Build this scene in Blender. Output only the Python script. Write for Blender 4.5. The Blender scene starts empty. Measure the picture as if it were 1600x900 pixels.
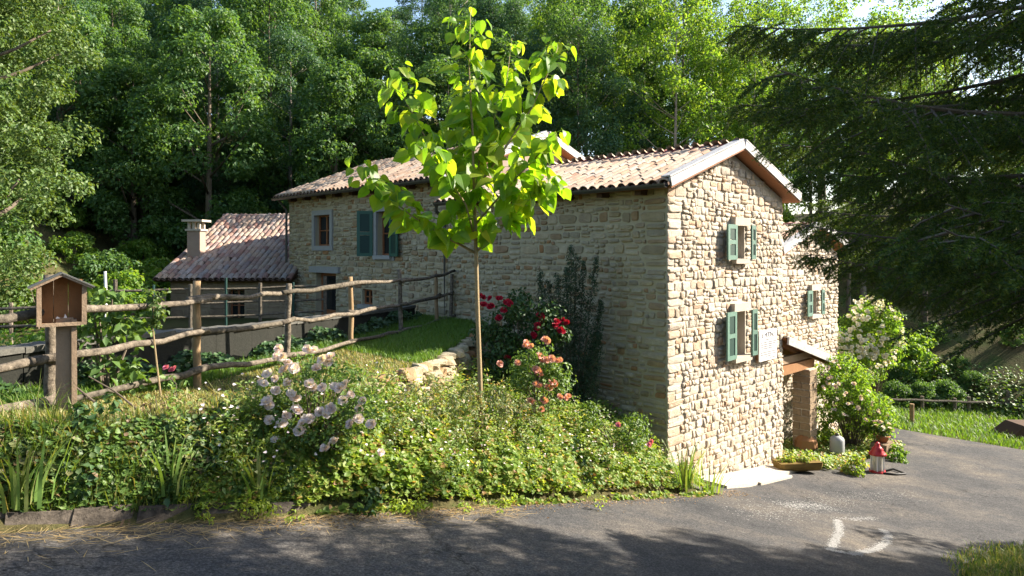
import bpy, math, random
import numpy as np
from mathutils import Vector, Matrix
rng = np.random.default_rng(11); random.seed(11)
SC = bpy.context.scene; COL = SC.collection
# ------------------------------------------------------------------ camera, sky, sun, exposure
FPX, HOR = 1066.7, 390.0            # 24 mm lens on a 1600 px frame; horizon row of the photograph
cam = bpy.data.cameras.new('camera'); cam.lens = 24; cam.sensor_width = 36; cam.shift_y = -60 / 1600
cam.clip_end = 2000; cam.clip_start = .05
camo = bpy.data.objects.new('camera', cam); COL.objects.link(camo)
camo.rotation_euler = (math.radians(90), 0, 0); SC.camera = camo
SUN = Vector((1.84, .42, 1.16)).normalized()
w = bpy.data.worlds.new('World'); SC.world = w; w.use_nodes = True
nt = w.node_tree; sk = nt.nodes.new('ShaderNodeTexSky'); sk.sky_type = 'NISHITA'; sk.sun_disc = False
sk.sun_elevation = math.asin(SUN.z); sk.sun_rotation = math.atan2(SUN.x, SUN.y)
sk.air_density = 1.0; sk.dust_density = 1.5
nt.links.new(sk.outputs[0], nt.nodes['Background'].inputs[0]); nt.nodes['Background'].inputs[1].default_value = .10
sl = bpy.data.lights.new('sun', 'SUN'); sl.energy = 5.0; sl.angle = math.radians(.55); sl.color = (1, .9, .76)
so = bpy.data.objects.new('sun', sl); COL.objects.link(so); so.rotation_euler = (-SUN).to_track_quat('-Z', 'Y').to_euler()
so.location = (30, 8, 30)
vs = SC.view_settings; vs.view_transform = 'Standard'; vs.look = 'None'; vs.gamma = 1; vs.use_curve_mapping = False
vs.exposure = 1.75
cy = SC.cycles; cy.max_bounces = 7; cy.diffuse_bounces = 3; cy.glossy_bounces = 2; cy.transmission_bounces = 4
cy.transparent_max_bounces = 4; cy.caustics_reflective = False; cy.caustics_refractive = False; cy.use_denoising = True

# ------------------------------------------------------------------ helpers
def P(x, y, D): return Vector(((x - 800) / FPX * D, D, -(y - HOR) / FPX * D))
def proj(p): return (800 + FPX * p[0] / p[1], HOR - FPX * p[2] / p[1])
UD = Vector((.713, .701, 0)).normalized()      # along the road and the gable walls
ND = Vector((UD.y, -UD.x, 0))                  # from the gable out over the road
ZD = Vector((0, 0, 1))
def SN(s, n, z=0): return UD * s + ND * n + ZD * z
def snof(x, y): return x * UD.x + y * UD.y, x * ND.x + y * ND.y
def sstep(x, a, b):
    t = np.clip((x - a) / (b - a), 0, 1); return t * t * (3 - 2 * t)

def tag(o, label=None, cat=None, group=None, kind=None):
    if label: o['label'] = label
    if cat: o['category'] = cat
    if group: o['group'] = group
    if kind: o['kind'] = kind
    return o
def empty(name, loc=(0, 0, 0), label=None, cat=None, group=None):
    o = bpy.data.objects.new(name, None); COL.objects.link(o); o.location = loc; o.empty_display_size = .1
    return tag(o, label, cat, group)
def link(name, me, parent=None, mw=None):
    """place a mesh (given in world coordinates, or by mw) under a parent"""
    o = bpy.data.objects.new(name, me); COL.objects.link(o)
    if mw is not None: o.matrix_basis = mw
    if parent is not None:
        o.parent = parent
        if parent.type == 'EMPTY': o.matrix_parent_inverse = Matrix.Translation(-parent.location)
    return o
def npmesh(name, V, Fc, mat=None, smooth=False):
    V = np.asarray(V, dtype=np.float32).reshape(-1, 3); Fc = np.asarray(Fc, dtype=np.int32); k = Fc.shape[1]
    me = bpy.data.meshes.new(name); me.vertices.add(len(V)); me.vertices.foreach_set('co', V.ravel())
    me.loops.add(Fc.size); me.loops.foreach_set('vertex_index', Fc.ravel())
    me.polygons.add(len(Fc)); me.polygons.foreach_set('loop_start', np.arange(0, Fc.size, k, dtype=np.int32))
    if smooth: me.polygons.foreach_set('use_smooth', np.ones(len(Fc), dtype=bool))
    me.update(calc_edges=True)
    if mat: me.materials.append(mat)
    return me
class MB:
    def __init__(s): s.v = []; s.f = []
    def add(s, vs, fs):
        b = len(s.v); s.v += [tuple(v) for v in vs]; s.f += [tuple(i + b for i in f) for f in fs]; return s
    def box(s, c, size, ax=None, jit=0):
        ax = ax or (Vector((1, 0, 0)), Vector((0, 1, 0)), Vector((0, 0, 1))); c = Vector(c)
        vs = []
        for i in (-.5, .5):
            for j in (-.5, .5):
                for k in (-.5, .5):
                    vs.append(c + ax[0] * size[0] * i + ax[1] * size[1] * j + ax[2] * size[2] * k + Vector([random.uniform(-jit, jit) for _ in range(3)]))
        return s.add(vs, [(0, 1, 3, 2), (4, 6, 7, 5), (0, 4, 5, 1), (2, 3, 7, 6), (0, 2, 6, 4), (1, 5, 7, 3)])
    def tube(s, pts, rad, seg=7, jit=0, cap=True):
        pts = [Vector(p) for p in pts]; n = len(pts)
        if not hasattr(rad, '__len__'): rad = [rad] * n
        vs = []; fs = []; ref = None
        for i, p in enumerate(pts):
            t = (pts[min(i + 1, n - 1)] - pts[max(i - 1, 0)]).normalized()
            if ref is None: ref = Vector((0, 0, 1)) if abs(t.z) < .9 else Vector((1, 0, 0))
            a = t.cross(ref).normalized(); b = t.cross(a).normalized(); ref = -b if False else ref
            for k in range(seg):
                an = 2 * math.pi * k / seg; r = rad[i] * (1 + random.uniform(-jit, jit))
                vs.append(p + (a * math.cos(an) + b * math.sin(an)) * r)
        for i in range(n - 1):
            for k in range(seg):
                k2 = (k + 1) % seg; fs.append((i * seg + k, i * seg + k2, (i + 1) * seg + k2, (i + 1) * seg + k))
        if cap: fs.append(tuple(range(seg))[::-1]); fs.append(tuple((n - 1) * seg + k for k in range(seg)))
        return s.add(vs, fs)
    def lathe(s, c, prof, seg=16):
        c = Vector(c); vs = []; fs = []
        for r, z in prof:
            for k in range(seg):
                an = 2 * math.pi * k / seg; vs.append(c + Vector((r * math.cos(an), r * math.sin(an), z)))
        for i in range(len(prof) - 1):
            for k in range(seg):
                k2 = (k + 1) % seg; fs.append((i * seg + k, i * seg + k2, (i + 1) * seg + k2, (i + 1) * seg + k))
        fs.append(tuple(range(seg))[::-1]); fs.append(tuple((len(prof) - 1) * seg + k for k in range(seg)))
        return s.add(vs, fs)
    def mesh(s, name, mat, smooth=False):
        me = bpy.data.meshes.new(name); me.from_pydata(s.v, [], s.f); me.update()
        if smooth: me.polygons.foreach_set('use_smooth', np.ones(len(me.polygons), dtype=bool))
        if mat: me.materials.append(mat)
        return me
    def build(s, name, mat, parent=None, smooth=False, mw=None): return link(name, s.mesh(name, mat, smooth), parent, mw)
def copy_tree(o, loc=None, rz=0, sc=1, parent=None):
    c = o.copy(); COL.objects.link(c); c.parent = parent
    if loc is not None:
        c.location = loc; c.rotation_euler = (0, 0, rz); c.scale = sc if hasattr(sc, '__len__') else (sc,) * 3
    for ch in list(o.children): copy_tree(ch, parent=c)
    return c

# ------------------------------------------------------------------ materials
def nodes(m):
    m.use_nodes = True; t = m.node_tree; return t, t.nodes, t.links
def rand_node(t):
    """0..1 value that differs by object and by loose piece"""
    N, L = t.nodes, t.links
    oi = N.new('ShaderNodeObjectInfo'); ge = N.new('ShaderNodeNewGeometry')
    m1 = N.new('ShaderNodeMath'); m1.operation = 'MULTIPLY_ADD'; m1.inputs[1].default_value = 7.31
    L.new(oi.outputs['Random'], m1.inputs[0]); L.new(ge.outputs['Random Per Island'], m1.inputs[2])
    m2 = N.new('ShaderNodeMath'); m2.operation = 'FRACT'; L.new(m1.outputs[0], m2.inputs[0]); return m2.outputs[0]
def ramp(t, src, cols, interp='LINEAR'):
    r = t.nodes.new('ShaderNodeValToRGB'); r.color_ramp.interpolation = interp; e = r.color_ramp.elements
    while len(e) < len(cols): e.new(.5)
    for i, c in enumerate(cols):
        p, c3 = (c if len(c) == 2 else (i / max(1, len(cols) - 1), c)); e[i].position = p; e[i].color = (*c3, 1)
    t.links.new(src, r.inputs[0]); return r.outputs[0]
def noise(t, scale, detail=4, rough=.6, coord='Object', stretch=None):
    tc = t.nodes.new('ShaderNodeTexCoord'); n = t.nodes.new('ShaderNodeTexNoise')
    n.inputs['Scale'].default_value = scale; n.inputs['Detail'].default_value = detail; n.inputs['Roughness'].default_value = rough
    src = tc.outputs[coord]
    if coord == 'World':
        pass
    if stretch:
        mp = t.nodes.new('ShaderNodeMapping'); mp.inputs['Scale'].default_value = stretch; t.links.new(src, mp.inputs[0]); src = mp.outputs[0]
    t.links.new(src, n.inputs['Vector']); return n.outputs['Fac']
def posnoise(t, scale, detail=4, rough=.6):
    ge = t.nodes.new('ShaderNodeNewGeometry'); n = t.nodes.new('ShaderNodeTexNoise')
    n.inputs['Scale'].default_value = scale; n.inputs['Detail'].default_value = detail; n.inputs['Roughness'].default_value = rough
    t.links.new(ge.outputs['Position'], n.inputs['Vector']); return n.outputs['Fac']
def mix(t, a, b, fac, mode='MIX'):
    m = t.nodes.new('ShaderNodeMix'); m.data_type = 'RGBA'; m.blend_type = mode
    for s, v in ((6, a), (7, b)):
        if hasattr(v, 'is_linked') or hasattr(v, 'node'): t.links.new(v, m.inputs[s])
        else: m.inputs[s].default_value = (*v, 1)
    if hasattr(fac, 'node'): t.links.new(fac, m.inputs[0])
    else: m.inputs[0].default_value = fac
    return m.outputs[2]
def surf(name, cols, scale=6, rough=.85, bump=.3, bscale=None, rnd=None, rfac=.8, spec=.3, detail=5, metal=0, stretch=None, bdist=.02, fine=None):
    """noise-coloured solid surface; rnd = colours picked per piece"""
    m = bpy.data.materials.new(name); t, N, L = nodes(m); b = N['Principled BSDF']
    nz = noise(t, scale, detail, .65, stretch=stretch) if stretch else posnoise(t, scale, detail, .65)
    c = ramp(t, nz, cols)
    if rnd: c = mix(t, c, ramp(t, rand_node(t), rnd), rfac)
    if rnd and rfac > .5: c = mix(t, c, ramp(t, nz, [(.25, (.62, .6, .58)), (.75, (1.15, 1.12, 1.1))]), .8, 'MULTIPLY')
    if fine: c = mix(t, c, ramp(t, posnoise(t, fine, 3, .7), [(.3, (.6, .6, .6)), (.7, (1.3, 1.3, 1.3))]), .7, 'MULTIPLY')
    L.new(c, b.inputs['Base Color']); b.inputs['Roughness'].default_value = rough; b.inputs['Specular IOR Level'].default_value = spec
    b.inputs['Metallic'].default_value = metal
    if bump:
        bn = N.new('ShaderNodeBump'); bn.inputs['Strength'].default_value = bump; bn.inputs['Distance'].default_value = bdist
        L.new(posnoise(t, bscale or scale * 3, 6, .7), bn.inputs['Height']); L.new(bn.outputs[0], b.inputs['Normal'])
    return m
def leafmat(name, cols, trans=.4, tcol=1.5, rough=.5, spec=.35):
    m = bpy.data.materials.new(name); t, N, L = nodes(m); b = N['Principled BSDF']
    c = ramp(t, rand_node(t), cols); L.new(c, b.inputs['Base Color']); b.inputs['Roughness'].default_value = rough
    b.inputs['Specular IOR Level'].default_value = spec
    tr = N.new('ShaderNodeBsdfTranslucent'); L.new(mix(t, c, (tcol * 1.15, tcol * 1.05, tcol * .35), 1, 'MULTIPLY'), tr.inputs[0])
    mx = N.new('ShaderNodeMixShader'); mx.inputs[0].default_value = trans
    L.new(b.outputs[0], mx.inputs[1]); L.new(tr.outputs[0], mx.inputs[2]); L.new(mx.outputs[0], N['Material Output'].inputs[0]); return m

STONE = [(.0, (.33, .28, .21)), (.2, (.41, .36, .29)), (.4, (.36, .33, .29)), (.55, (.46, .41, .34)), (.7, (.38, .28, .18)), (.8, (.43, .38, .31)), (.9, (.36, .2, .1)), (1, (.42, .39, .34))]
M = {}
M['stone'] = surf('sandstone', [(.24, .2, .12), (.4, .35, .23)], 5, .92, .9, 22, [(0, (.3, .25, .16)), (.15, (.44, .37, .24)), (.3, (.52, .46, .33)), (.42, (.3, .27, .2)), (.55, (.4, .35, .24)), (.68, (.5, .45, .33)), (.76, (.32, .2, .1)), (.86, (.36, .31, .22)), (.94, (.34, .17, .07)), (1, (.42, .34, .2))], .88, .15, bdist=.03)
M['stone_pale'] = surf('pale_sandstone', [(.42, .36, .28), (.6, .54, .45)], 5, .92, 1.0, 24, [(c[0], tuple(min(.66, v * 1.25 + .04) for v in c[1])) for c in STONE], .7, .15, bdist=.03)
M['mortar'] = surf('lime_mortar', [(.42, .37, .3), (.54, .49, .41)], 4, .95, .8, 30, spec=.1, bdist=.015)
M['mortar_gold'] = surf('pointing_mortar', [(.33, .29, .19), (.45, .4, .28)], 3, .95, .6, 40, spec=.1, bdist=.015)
M['grey_stone'] = surf('dressed_grey_stone', [(.26, .26, .25), (.36, .36, .34)], 6, .9, .4, 50, spec=.15)
M['pale_stone'] = surf('dressed_pale_stone', [(.38, .33, .27), (.52, .46, .38)], 5, .9, .5, 30, spec=.15)
TILE = [(.0, (.44, .32, .22)), (.2, (.5, .41, .31)), (.38, (.4, .24, .15)), (.5, (.52, .44, .36)), (.65, (.46, .35, .25)), (.8, (.4, .36, .31)), (.92, (.34, .18, .11)), (1, (.54, .46, .36))]
M['tile'] = surf('terracotta_tile', [(.42, .32, .24), (.56, .46, .37)], 7, .88, .5, 45, TILE, .8, .2)
TILE2 = [(.0, (.32, .22, .16)), (.2, (.36, .3, .26)), (.38, (.25, .13, .1)), (.5, (.33, .31, .3)), (.65, (.38, .28, .2)), (.8, (.27, .26, .26)), (.92, (.2, .1, .085)), (1, (.4, .35, .29))]
M['tile_old'] = surf('weathered_terracotta', [(.22, .16, .13), (.38, .31, .27)], 7, .9, .5, 45, TILE2, .85, .2)
M['tile_mid'] = surf('brown_terracotta', [(.34, .24, .17), (.48, .37, .27)], 7, .88, .5, 45, [(c[0], tuple(v * .85 for v in c[1])) for c in TILE], .8, .2)
M['tile_under'] = surf('old_channel_tile', [(.1, .06, .045), (.2, .13, .09)], 7, .92, .4, 40)
M['ridge_red'] = surf('red_ridge_metal', [(.16, .04, .035), (.24, .07, .06)], 5, .6, .2)
M['barge'] = surf('pale_verge_metal', [(.3, (.34, .335, .33)), (.7, (.5, .49, .475))], 4, .6, .3, 20, spec=.3, fine=12)
M['gutter'] = surf('dark_painted_metal', [(.035, .035, .03), (.07, .065, .05)], 5, .45, .1, spec=.5)
M['soffit'] = surf('stained_wood_soffit', [(.2, .08, .035), (.3, .13, .06)], 3, .75, .3, stretch=(12, 2, 12))
M['darkwood'] = surf('dark_brown_wood', [(.05, .028, .016), (.1, .055, .03)], 4, .8, .4)
M['frame'] = surf('varnished_window_wood', [(.2, .075, .03), (.3, .12, .05)], 6, .5, .2)
M['green'] = surf('green_paint', [(.025, .085, .06), (.04, .12, .085)], 8, .5, .15, spec=.4)
M['green_pale'] = surf('faded_green_paint', [(.07, .15, .115), (.13, .225, .18)], 14, .6, .3, spec=.3)
M['green_dark'] = surf('deep_green_paint', [(.008, .035, .03), (.015, .05, .04)], 8, .5, .15)
M['log'] = surf('weathered_log', [(.3, (.05, .042, .034)), (.5, (.15, .125, .095)), (.7, (.26, .22, .17))], 14, .92, 1.0, 40, stretch=None, spec=.15)
M['logdark'] = surf('dark_weathered_log', [(.3, (.03, .027, .022)), (.7, (.17, .145, .11))], 14, .92, .8, 30, spec=.12)
M['post'] = surf('peeled_post_wood', [(.2, .13, .07), (.36, .25, .14)], 9, .88, .5, 30, spec=.15)
M['plank'] = surf('grey_brown_plank', [(.2, .14, .09), (.34, .25, .17)], 5, .85, .5, 30, spec=.15)
M['boxwood'] = surf('brown_box_wood', [(.2, .095, .04), (.33, .17, .075)], 5, .8, .4, 30, spec=.2)
M['felt'] = surf('roofing_felt', [(.07, .075, .07), (.13, .13, .12)], 30, .9, .5)
M['bark'] = surf('tree_bark', [(.07, .055, .04), (.19, .155, .12)], 7, .95, .8, 20, spec=.1)
M['bark_pale'] = surf('pale_tree_bark', [(.15, .125, .1), (.33, .29, .24)], 6, .95, .6, 20, spec=.1)
M['sapbark'] = surf('sapling_bark', [(.2, .15, .08), (.34, .26, .15)], 9, .8, .4, 40, spec=.2)
M['concrete'] = surf('shade_darkened_concrete', [(.007, .009, .006), (.026, .025, .02)], 3, .92, .5, 25, fine=30)  # low wall face: shade painted into the concrete as a near-black base colour
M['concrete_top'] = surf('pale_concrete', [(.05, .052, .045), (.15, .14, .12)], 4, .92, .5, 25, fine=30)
M['kerb'] = surf('kerb_stone', [(.3, (.035, .03, .025)), (.7, (.15, .125, .1))], 7, .92, .7, 25, fine=30)
M['brick'] = surf('sandstone_block', [(.22, .16, .1), (.34, .26, .17)], 6, .92, .9, 26, [(.28, .2, .13), (.36, .28, .19), (.22, .16, .11)], .6, .15)
M['terracotta'] = surf('terracotta_pot', [(.33, .11, .05), (.42, .16, .08)], 6, .8, .2)
M['steel'] = surf('galvanised_metal', [(.26, .27, .28), (.36, .37, .37)], 5, .5, .1, spec=.5)
M['red'] = surf('red_enamel', [(.32, .012, .02), (.42, .025, .03)], 5, .35, .05, spec=.5)
M['white'] = surf('white_enamel', [(.7, .69, .66), (.8, .79, .77)], 6, .45, .05)
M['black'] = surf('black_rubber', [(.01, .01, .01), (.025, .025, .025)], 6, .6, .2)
M['plaque'] = surf('white_plaque', [(.74, .73, .72), (.82, .81, .8)], 4, .4, .03)
M['ink'] = surf('dark_lettering', [(.03, .03, .05), (.05, .05, .07)], 4, .6, 0)
M['chalk'] = surf('chalk_paint', [(.24, .24, .23), (.4, .395, .38)], 30, .9, .2)
M['straw'] = leafmat('dry_straw', [(.34, .25, .12), (.5, .38, .2), (.25, .18, .09)], .25, 1.2)
M['litter'] = leafmat('fallen_leaf', [(.1, .06, .03), (.16, .1, .05), (.22, .15, .07), (.08, .05, .03)], .15, 1.1)
M['flag'] = surf('flagstone', [(.42, .38, .31), (.56, .5, .42)], 4, .9, .5, 25, spec=.15, fine=30)
M['log_plant'] = surf('mossy_trough', [(.12, .08, .03), (.26, .18, .06)], 6, .95, .9, 20, spec=.1)
M['chimney'] = surf('chimney_render', [(.27, .19, .15), (.36, .27, .22)], 4, .9, .3)
M['wallC'] = surf('ochre_render', [(.24, .18, .11), (.36, .28, .18)], 3, .93, .6, 18)
gl = bpy.data.materials.new('window_glass'); gl.use_nodes = True; gb = gl.node_tree.nodes['Principled BSDF']
gb.inputs['Base Color'].default_value = (.012, .016, .018, 1); gb.inputs['Roughness'].default_value = .04; gb.inputs['Specular IOR Level'].default_value = .6
M['glass'] = gl
lg = bpy.data.materials.new('lantern_glass'); lg.use_nodes = True; gb = lg.node_tree.nodes['Principled BSDF']
gb.inputs['Base Color'].default_value = (.75, .73, .66, 1); gb.inputs['Roughness'].default_value = .1; gb.inputs['Transmission Weight'].default_value = .5
M['lglass'] = lg
# foliage
M['leaf_forest'] = leafmat('forest_leaf', [(.045, .105, .035), (.065, .145, .045), (.085, .165, .045), (.11, .19, .05)], .45, 1.6)
M['leaf_blue'] = leafmat('bluish_leaf', [(.04, .1, .055), (.058, .13, .07), (.065, .145, .07), (.09, .165, .08)], .42, 1.4)
M['leaf_bright'] = leafmat('bright_forest_leaf', [(.07, .15, .03), (.1, .2, .03), (.13, .22, .035), (.17, .24, .045)], .5, 1.9)
M['leaf_poplar'] = leafmat('poplar_leaf', [(.06, .115, .03), (.08, .145, .035), (.1, .165, .042), (.14, .19, .06)], .35, 1.4)
M['leaf_sap'] = leafmat('sapling_leaf', [(.09, .19, .015), (.12, .235, .02), (.16, .26, .02), (.22, .27, .03)], .55, 2.3, .4)
M['leaf_cover'] = leafmat('geranium_leaf', [(0, (.11, .2, .035)), (.3, (.17, .27, .05)), (.6, (.23, .32, .065)), (.85, (.31, .35, .1)), (.95, (.36, .25, .1)), (1, (.26, .13, .05))], .45, 1.6)
M['leaf_sedum'] = leafmat('stonecrop_leaf', [(0, (.13, .19, .07)), (.5, (.19, .25, .1)), (.8, (.26, .27, .13)), (1, (.36, .27, .17))], .3, 1.3)
M['leaf_lime'] = leafmat('lime_leaf', [(.18, .28, .04), (.25, .35, .055), (.33, .4, .08)], .5, 1.6)
M['leaf_rose'] = leafmat('rose_leaf', [(.07, .14, .035), (.1, .18, .04), (.14, .22, .05)], .35, 1.4)
M['leaf_dark'] = leafmat('dark_shrub_leaf', [(.03, .075, .025), (.045, .1, .03), (.06, .115, .035)], .25, 1.2)
M['leaf_ivy'] = leafmat('ivy_leaf', [(0, (.05, .09, .03)), (.4, (.085, .13, .04)), (.75, (.13, .165, .055)), (.9, (.2, .14, .07)), (1, (.13, .08, .045))], .2, 1.1)
M['leaf_juniper'] = leafmat('juniper_leaf', [(.03, .065, .03), (.045, .09, .04), (.06, .1, .05)], .2, 1.1)
M['leaf_iris'] = leafmat('iris_leaf', [(.11, .2, .05), (.15, .25, .06), (.19, .28, .075), (.26, .27, .1)], .4, 1.5)
M['grass'] = leafmat('meadow_grass', [(0, (.08, .15, .025)), (.4, (.12, .2, .035)), (.7, (.2, .25, .06)), (.85, (.32, .3, .12)), (1, (.4, .33, .17))], .4, 1.5)
M['grass_dry'] = leafmat('dry_grass', [(0, (.16, .2, .045)), (.35, (.26, .26, .08)), (.65, (.36, .31, .13)), (1, (.45, .37, .2))], .35, 1.4)
M['lawn'] = leafmat('lawn_grass', [(.07, .16, .025), (.11, .21, .03), (.15, .24, .04)], .4, 1.5)
M['needle'] = leafmat('spruce_needle', [(0, (.03, .062, .016)), (.45, (.046, .088, .02)), (.75, (.07, .12, .024)), (.9, (.12, .17, .03)), (1, (.16, .2, .04))], .42, 1.7, .45)
for nm, c in (('petal_white', [(.74, .6, .62), (.85, .78, .76), (.8, .66, .69)]), ('petal_red', [(.3, .008, .03), (.45, .015, .05)]),
              ('petal_peach', [(.65, .3, .22), (.75, .45, .36), (.7, .36, .33)]), ('petal_pink', [(.6, .16, .3), (.68, .25, .38)]), ('petal_tiny', [(.75, .74, .72), (.85, .84, .82)])):
    M[nm] = leafmat(nm, c, .3, 1.1 if nm != 'petal_white' else 1.0)

# ground with grassy and earthy zones
g = bpy.data.materials.new('soil_and_turf'); t, N, L = nodes(g); b = N['Principled BSDF']
c = ramp(t, posnoise(t, .8, 6, .7), [(.3, (.06, .05, .028)), (.5, (.085, .08, .035)), (.65, (.06, .085, .025)), (.8, (.11, .09, .06))])
c = mix(t, c, ramp(t, posnoise(t, 14, 4, .7), [(.3, (.6, .6, .6)), (.7, (1.35, 1.3, 1.2))]), .8, 'MULTIPLY')
L.new(c, b.inputs['Base Color']); b.inputs['Roughness'].default_value = .97; b.inputs['Specular IOR Level'].default_value = .1
bn = N.new('ShaderNodeBump'); bn.inputs['Strength'].default_value = .9; bn.inputs['Distance'].default_value = .08
L.new(posnoise(t, 9, 6, .7), bn.inputs['Height']); L.new(bn.outputs[0], b.inputs['Normal']); M['soil'] = g
# asphalt
g = bpy.data.materials.new('old_asphalt'); t, N, L = nodes(g); b = N['Principled BSDF']
c = ramp(t, posnoise(t, .5, 6, .65), [(.3, (.042, .044, .048)), (.45, (.065, .065, .067)), (.58, (.1, .092, .084)), (.72, (.155, .135, .11))])
c = mix(t, c, ramp(t, posnoise(t, 38, 3, .85), [(.34, (.35, .35, .36)), (.5, (.9, .9, .9)), (.66, (2.1, 2.05, 1.95))]), .9, 'MULTIPLY')
c = mix(t, c, ramp(t, posnoise(t, 7, 4, .7), [(.35, (.75, .75, .76)), (.65, (1.2, 1.18, 1.14))]), .8, 'MULTIPLY')
vo = N.new('ShaderNodeTexVoronoi'); vo.feature = 'DISTANCE_TO_EDGE'; vo.inputs['Scale'].default_value = .9
gp = N.new('ShaderNodeNewGeometry'); va = N.new('ShaderNodeVectorMath'); va.operation = 'ADD'; nz2 = N.new('ShaderNodeTexNoise'); nz2.inputs['Scale'].default_value = 2.5; nz2.inputs['Detail'].default_value = 5
L.new(gp.outputs['Position'], nz2.inputs['Vector']); L.new(gp.outputs['Position'], va.inputs[0]); L.new(nz2.outputs['Color'], va.inputs[1]); L.new(va.outputs[0], vo.inputs['Vector'])
ck = ramp(t, vo.outputs[0], [(0, (.35, .34, .33)), (.012, (.6, .6, .6)), (.022, (1, 1, 1))]); c = mix(t, c, ck, ramp(t, posnoise(t, .35, 3, .6), [(.48, (0, 0, 0)), (.6, (.9, .9, .9))]), 'MULTIPLY')
L.new(c, b.inputs['Base Color']); b.inputs['Roughness'].default_value = .93; b.inputs['Specular IOR Level'].default_value = .18
bn = N.new('ShaderNodeBump'); bn.inputs['Strength'].default_value = .8; bn.inputs['Distance'].default_value = .012
L.new(posnoise(t, 60, 4, .8), bn.inputs['Height']); L.new(bn.outputs[0], b.inputs['Normal']); M['asphalt'] = g

# ------------------------------------------------------------------ terrain
def road_z(s):
    s = np.clip(np.asarray(s, float), -40, 60)
    return np.where(s < 14, -2.2 - .21 * s, np.where(s < 17.7, -5.14 - .13 * (s - 14), -5.62 - .09 * (np.minimum(s, 34) - 17.7)))
def kerb_n(s): return -7.15 + .04 * (np.clip(s, -10, 12) - 1)
def edge_n(s): return np.interp(s, [-30, 1, 3, 5, 7.4, 9.4, 11.5, 12.2], [-7.5, -7.5, -7.75, -8.35, -9.7, -11.1, -13, -14])
def terr_z(s): return np.interp(s, [-30, -6, 1.2, 3.4, 8, 12], [1.5, -1.0, -1.58, -1.88, -1.98, -1.93])
def fence_n(s): return np.where(s > 1.1, -9.62 - .62 * (s - 3.47), -8.15 - .15 * (1.1 - s))
def wall_n(s): return fence_n(s) - 1.15
def ground_z(X, Y):
    X = np.asarray(X, float); Y = np.asarray(Y, float); s = X * UD.x + Y * UD.y; n = X * ND.x + Y * ND.y
    rz = road_z(s); nk = kerb_n(s); e = edge_n(s); zt = terr_z(s)
    drop = .8 * sstep(s, 4.9, 6.8); r = np.clip((n - e) / (nk - e), 0, 1)
    bank = zt - drop * sstep(n, e - .02, e + .25) + (rz + .1 - zt + drop) * r ** 1.5
    z = np.where(n < nk, bank, rz - .05)
    # yard behind the low wall
    yard = -2.55
    z = np.where(s < 12.4, z + (yard - z) * sstep(-n, -wall_n(s) + .1, -wall_n(s) + .8), z)
    # right of / behind the houses
    base = np.where(s > 12.3, np.interp(n, [-24, -14, -9, -7], [-2.6, -3.2, 0, 0]) * 0 + (yard + (rz - .05 - yard) * sstep(n, -22, -9.5)), z)
    z = np.where((s > 12.3) & (n < nk + .05), base, z)
    z = np.where((s <= 12.3) & (n > -8.2) & (n < nk + .05), z + (rz - .05 - z) * sstep(s, 11.3, 12.3), z)
    # bank under the camera and the spruce
    nr = np.interp(s, [-60, 10, 12, 14.4, 20, 60], [-2.1, -2.1, -2.5, -2.5, 4, 4])
    z = np.where(n > nr, rz - .03 + np.minimum(.36 * (n - nr), 2.2), z)
    # wooded hill
    a = X / np.maximum(Y, 5)
    sl_ = np.interp(a, [-1.2, 0, .16, .3, .45, .55, .8, 1.4], [.62, .58, .42, .30, .34, .52, .55, .3])
    cap = np.interp(a, [-.6, 0, .15, .3, .45, .6, .9, 1.4], [26, 24, 11, 6.5, 7, 10, 8, 4])
    d = np.maximum(Y - 33, 0); d2 = np.where(Y > 8, np.maximum(-17 - X, 0) * np.clip((Y - 8) / 8, 0, 1), 0)
    d3 = np.where(s > 36, s - 36, 0) * np.where(Y > 25, 1, 0)
    h = np.maximum(np.maximum(d, d2), d3) * sl_
    h = cap * (1 - np.exp(-h / np.maximum(cap, 1) * 1.15))
    bump = .25 * np.sin(X * .9 + Y * .4) * np.cos(Y * .7 - X * .3)
    z = z + h + bump * sstep(h, 0, 1.5)
    return z
def gz(x, y): return float(ground_z(x, y))
def axis(a, b, fine0, fine1, df, dc):
    return np.concatenate([np.arange(a, fine0, dc), np.arange(fine0, fine1, df), np.arange(fine1, b + dc, dc)])
gx = axis(-160, 160, -16, 22, .2, 2.0); gy = axis(-30, 220, 2, 36, .2, 2.0)
GX, GY = np.meshgrid(gx, gy); GZ = ground_z(GX, GY)
V = np.stack([GX, GY, GZ], -1).reshape(-1, 3); nx = len(gx); ny = len(gy)
ii = np.arange(nx * (ny - 1)).reshape(ny - 1, nx)[:, :-1].ravel()
tag(link('ground', npmesh('ground', V, np.stack([ii, ii + 1, ii + nx + 1, ii + nx], 1), M['soil'], True)), 'earth bank, terrace and wooded hillside around the stone houses', 'ground', kind='structure')
# road
ss = np.arange(-26, 27.6, .4); rows = []
for s in ss:
    nl = kerb_n(s) - .02 if s < 11.9 else np.interp(s, [11.9, 12.4, 17.6, 20.5, 28], [kerb_n(11.9), -7.6, -7.3, -6.6, -8.2])
    nr = np.interp(s, [-30, 10, 12, 14.4, 20, 28], [-2.15, -2.15, -2.55, -2.55, 4, 4])
    rows.append([SN(s, nl + (nr - nl) * k / 14 + random.uniform(-.05, .05) * (k in (0, 14)), float(road_z(s)) + .012) for k in range(15)])
V = np.array([[list(p) for p in r] for r in rows]).reshape(-1, 3)
ii = np.arange(15 * (len(ss) - 1)).reshape(-1, 15)[:, :-1].ravel()
tag(link('road', npmesh('road', V, np.stack([ii, ii + 1, ii + 16, ii + 15], 1)[:, ::-1], M['asphalt'], True)), 'worn grey asphalt lane running down past the gable', 'road', kind='structure')

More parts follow.
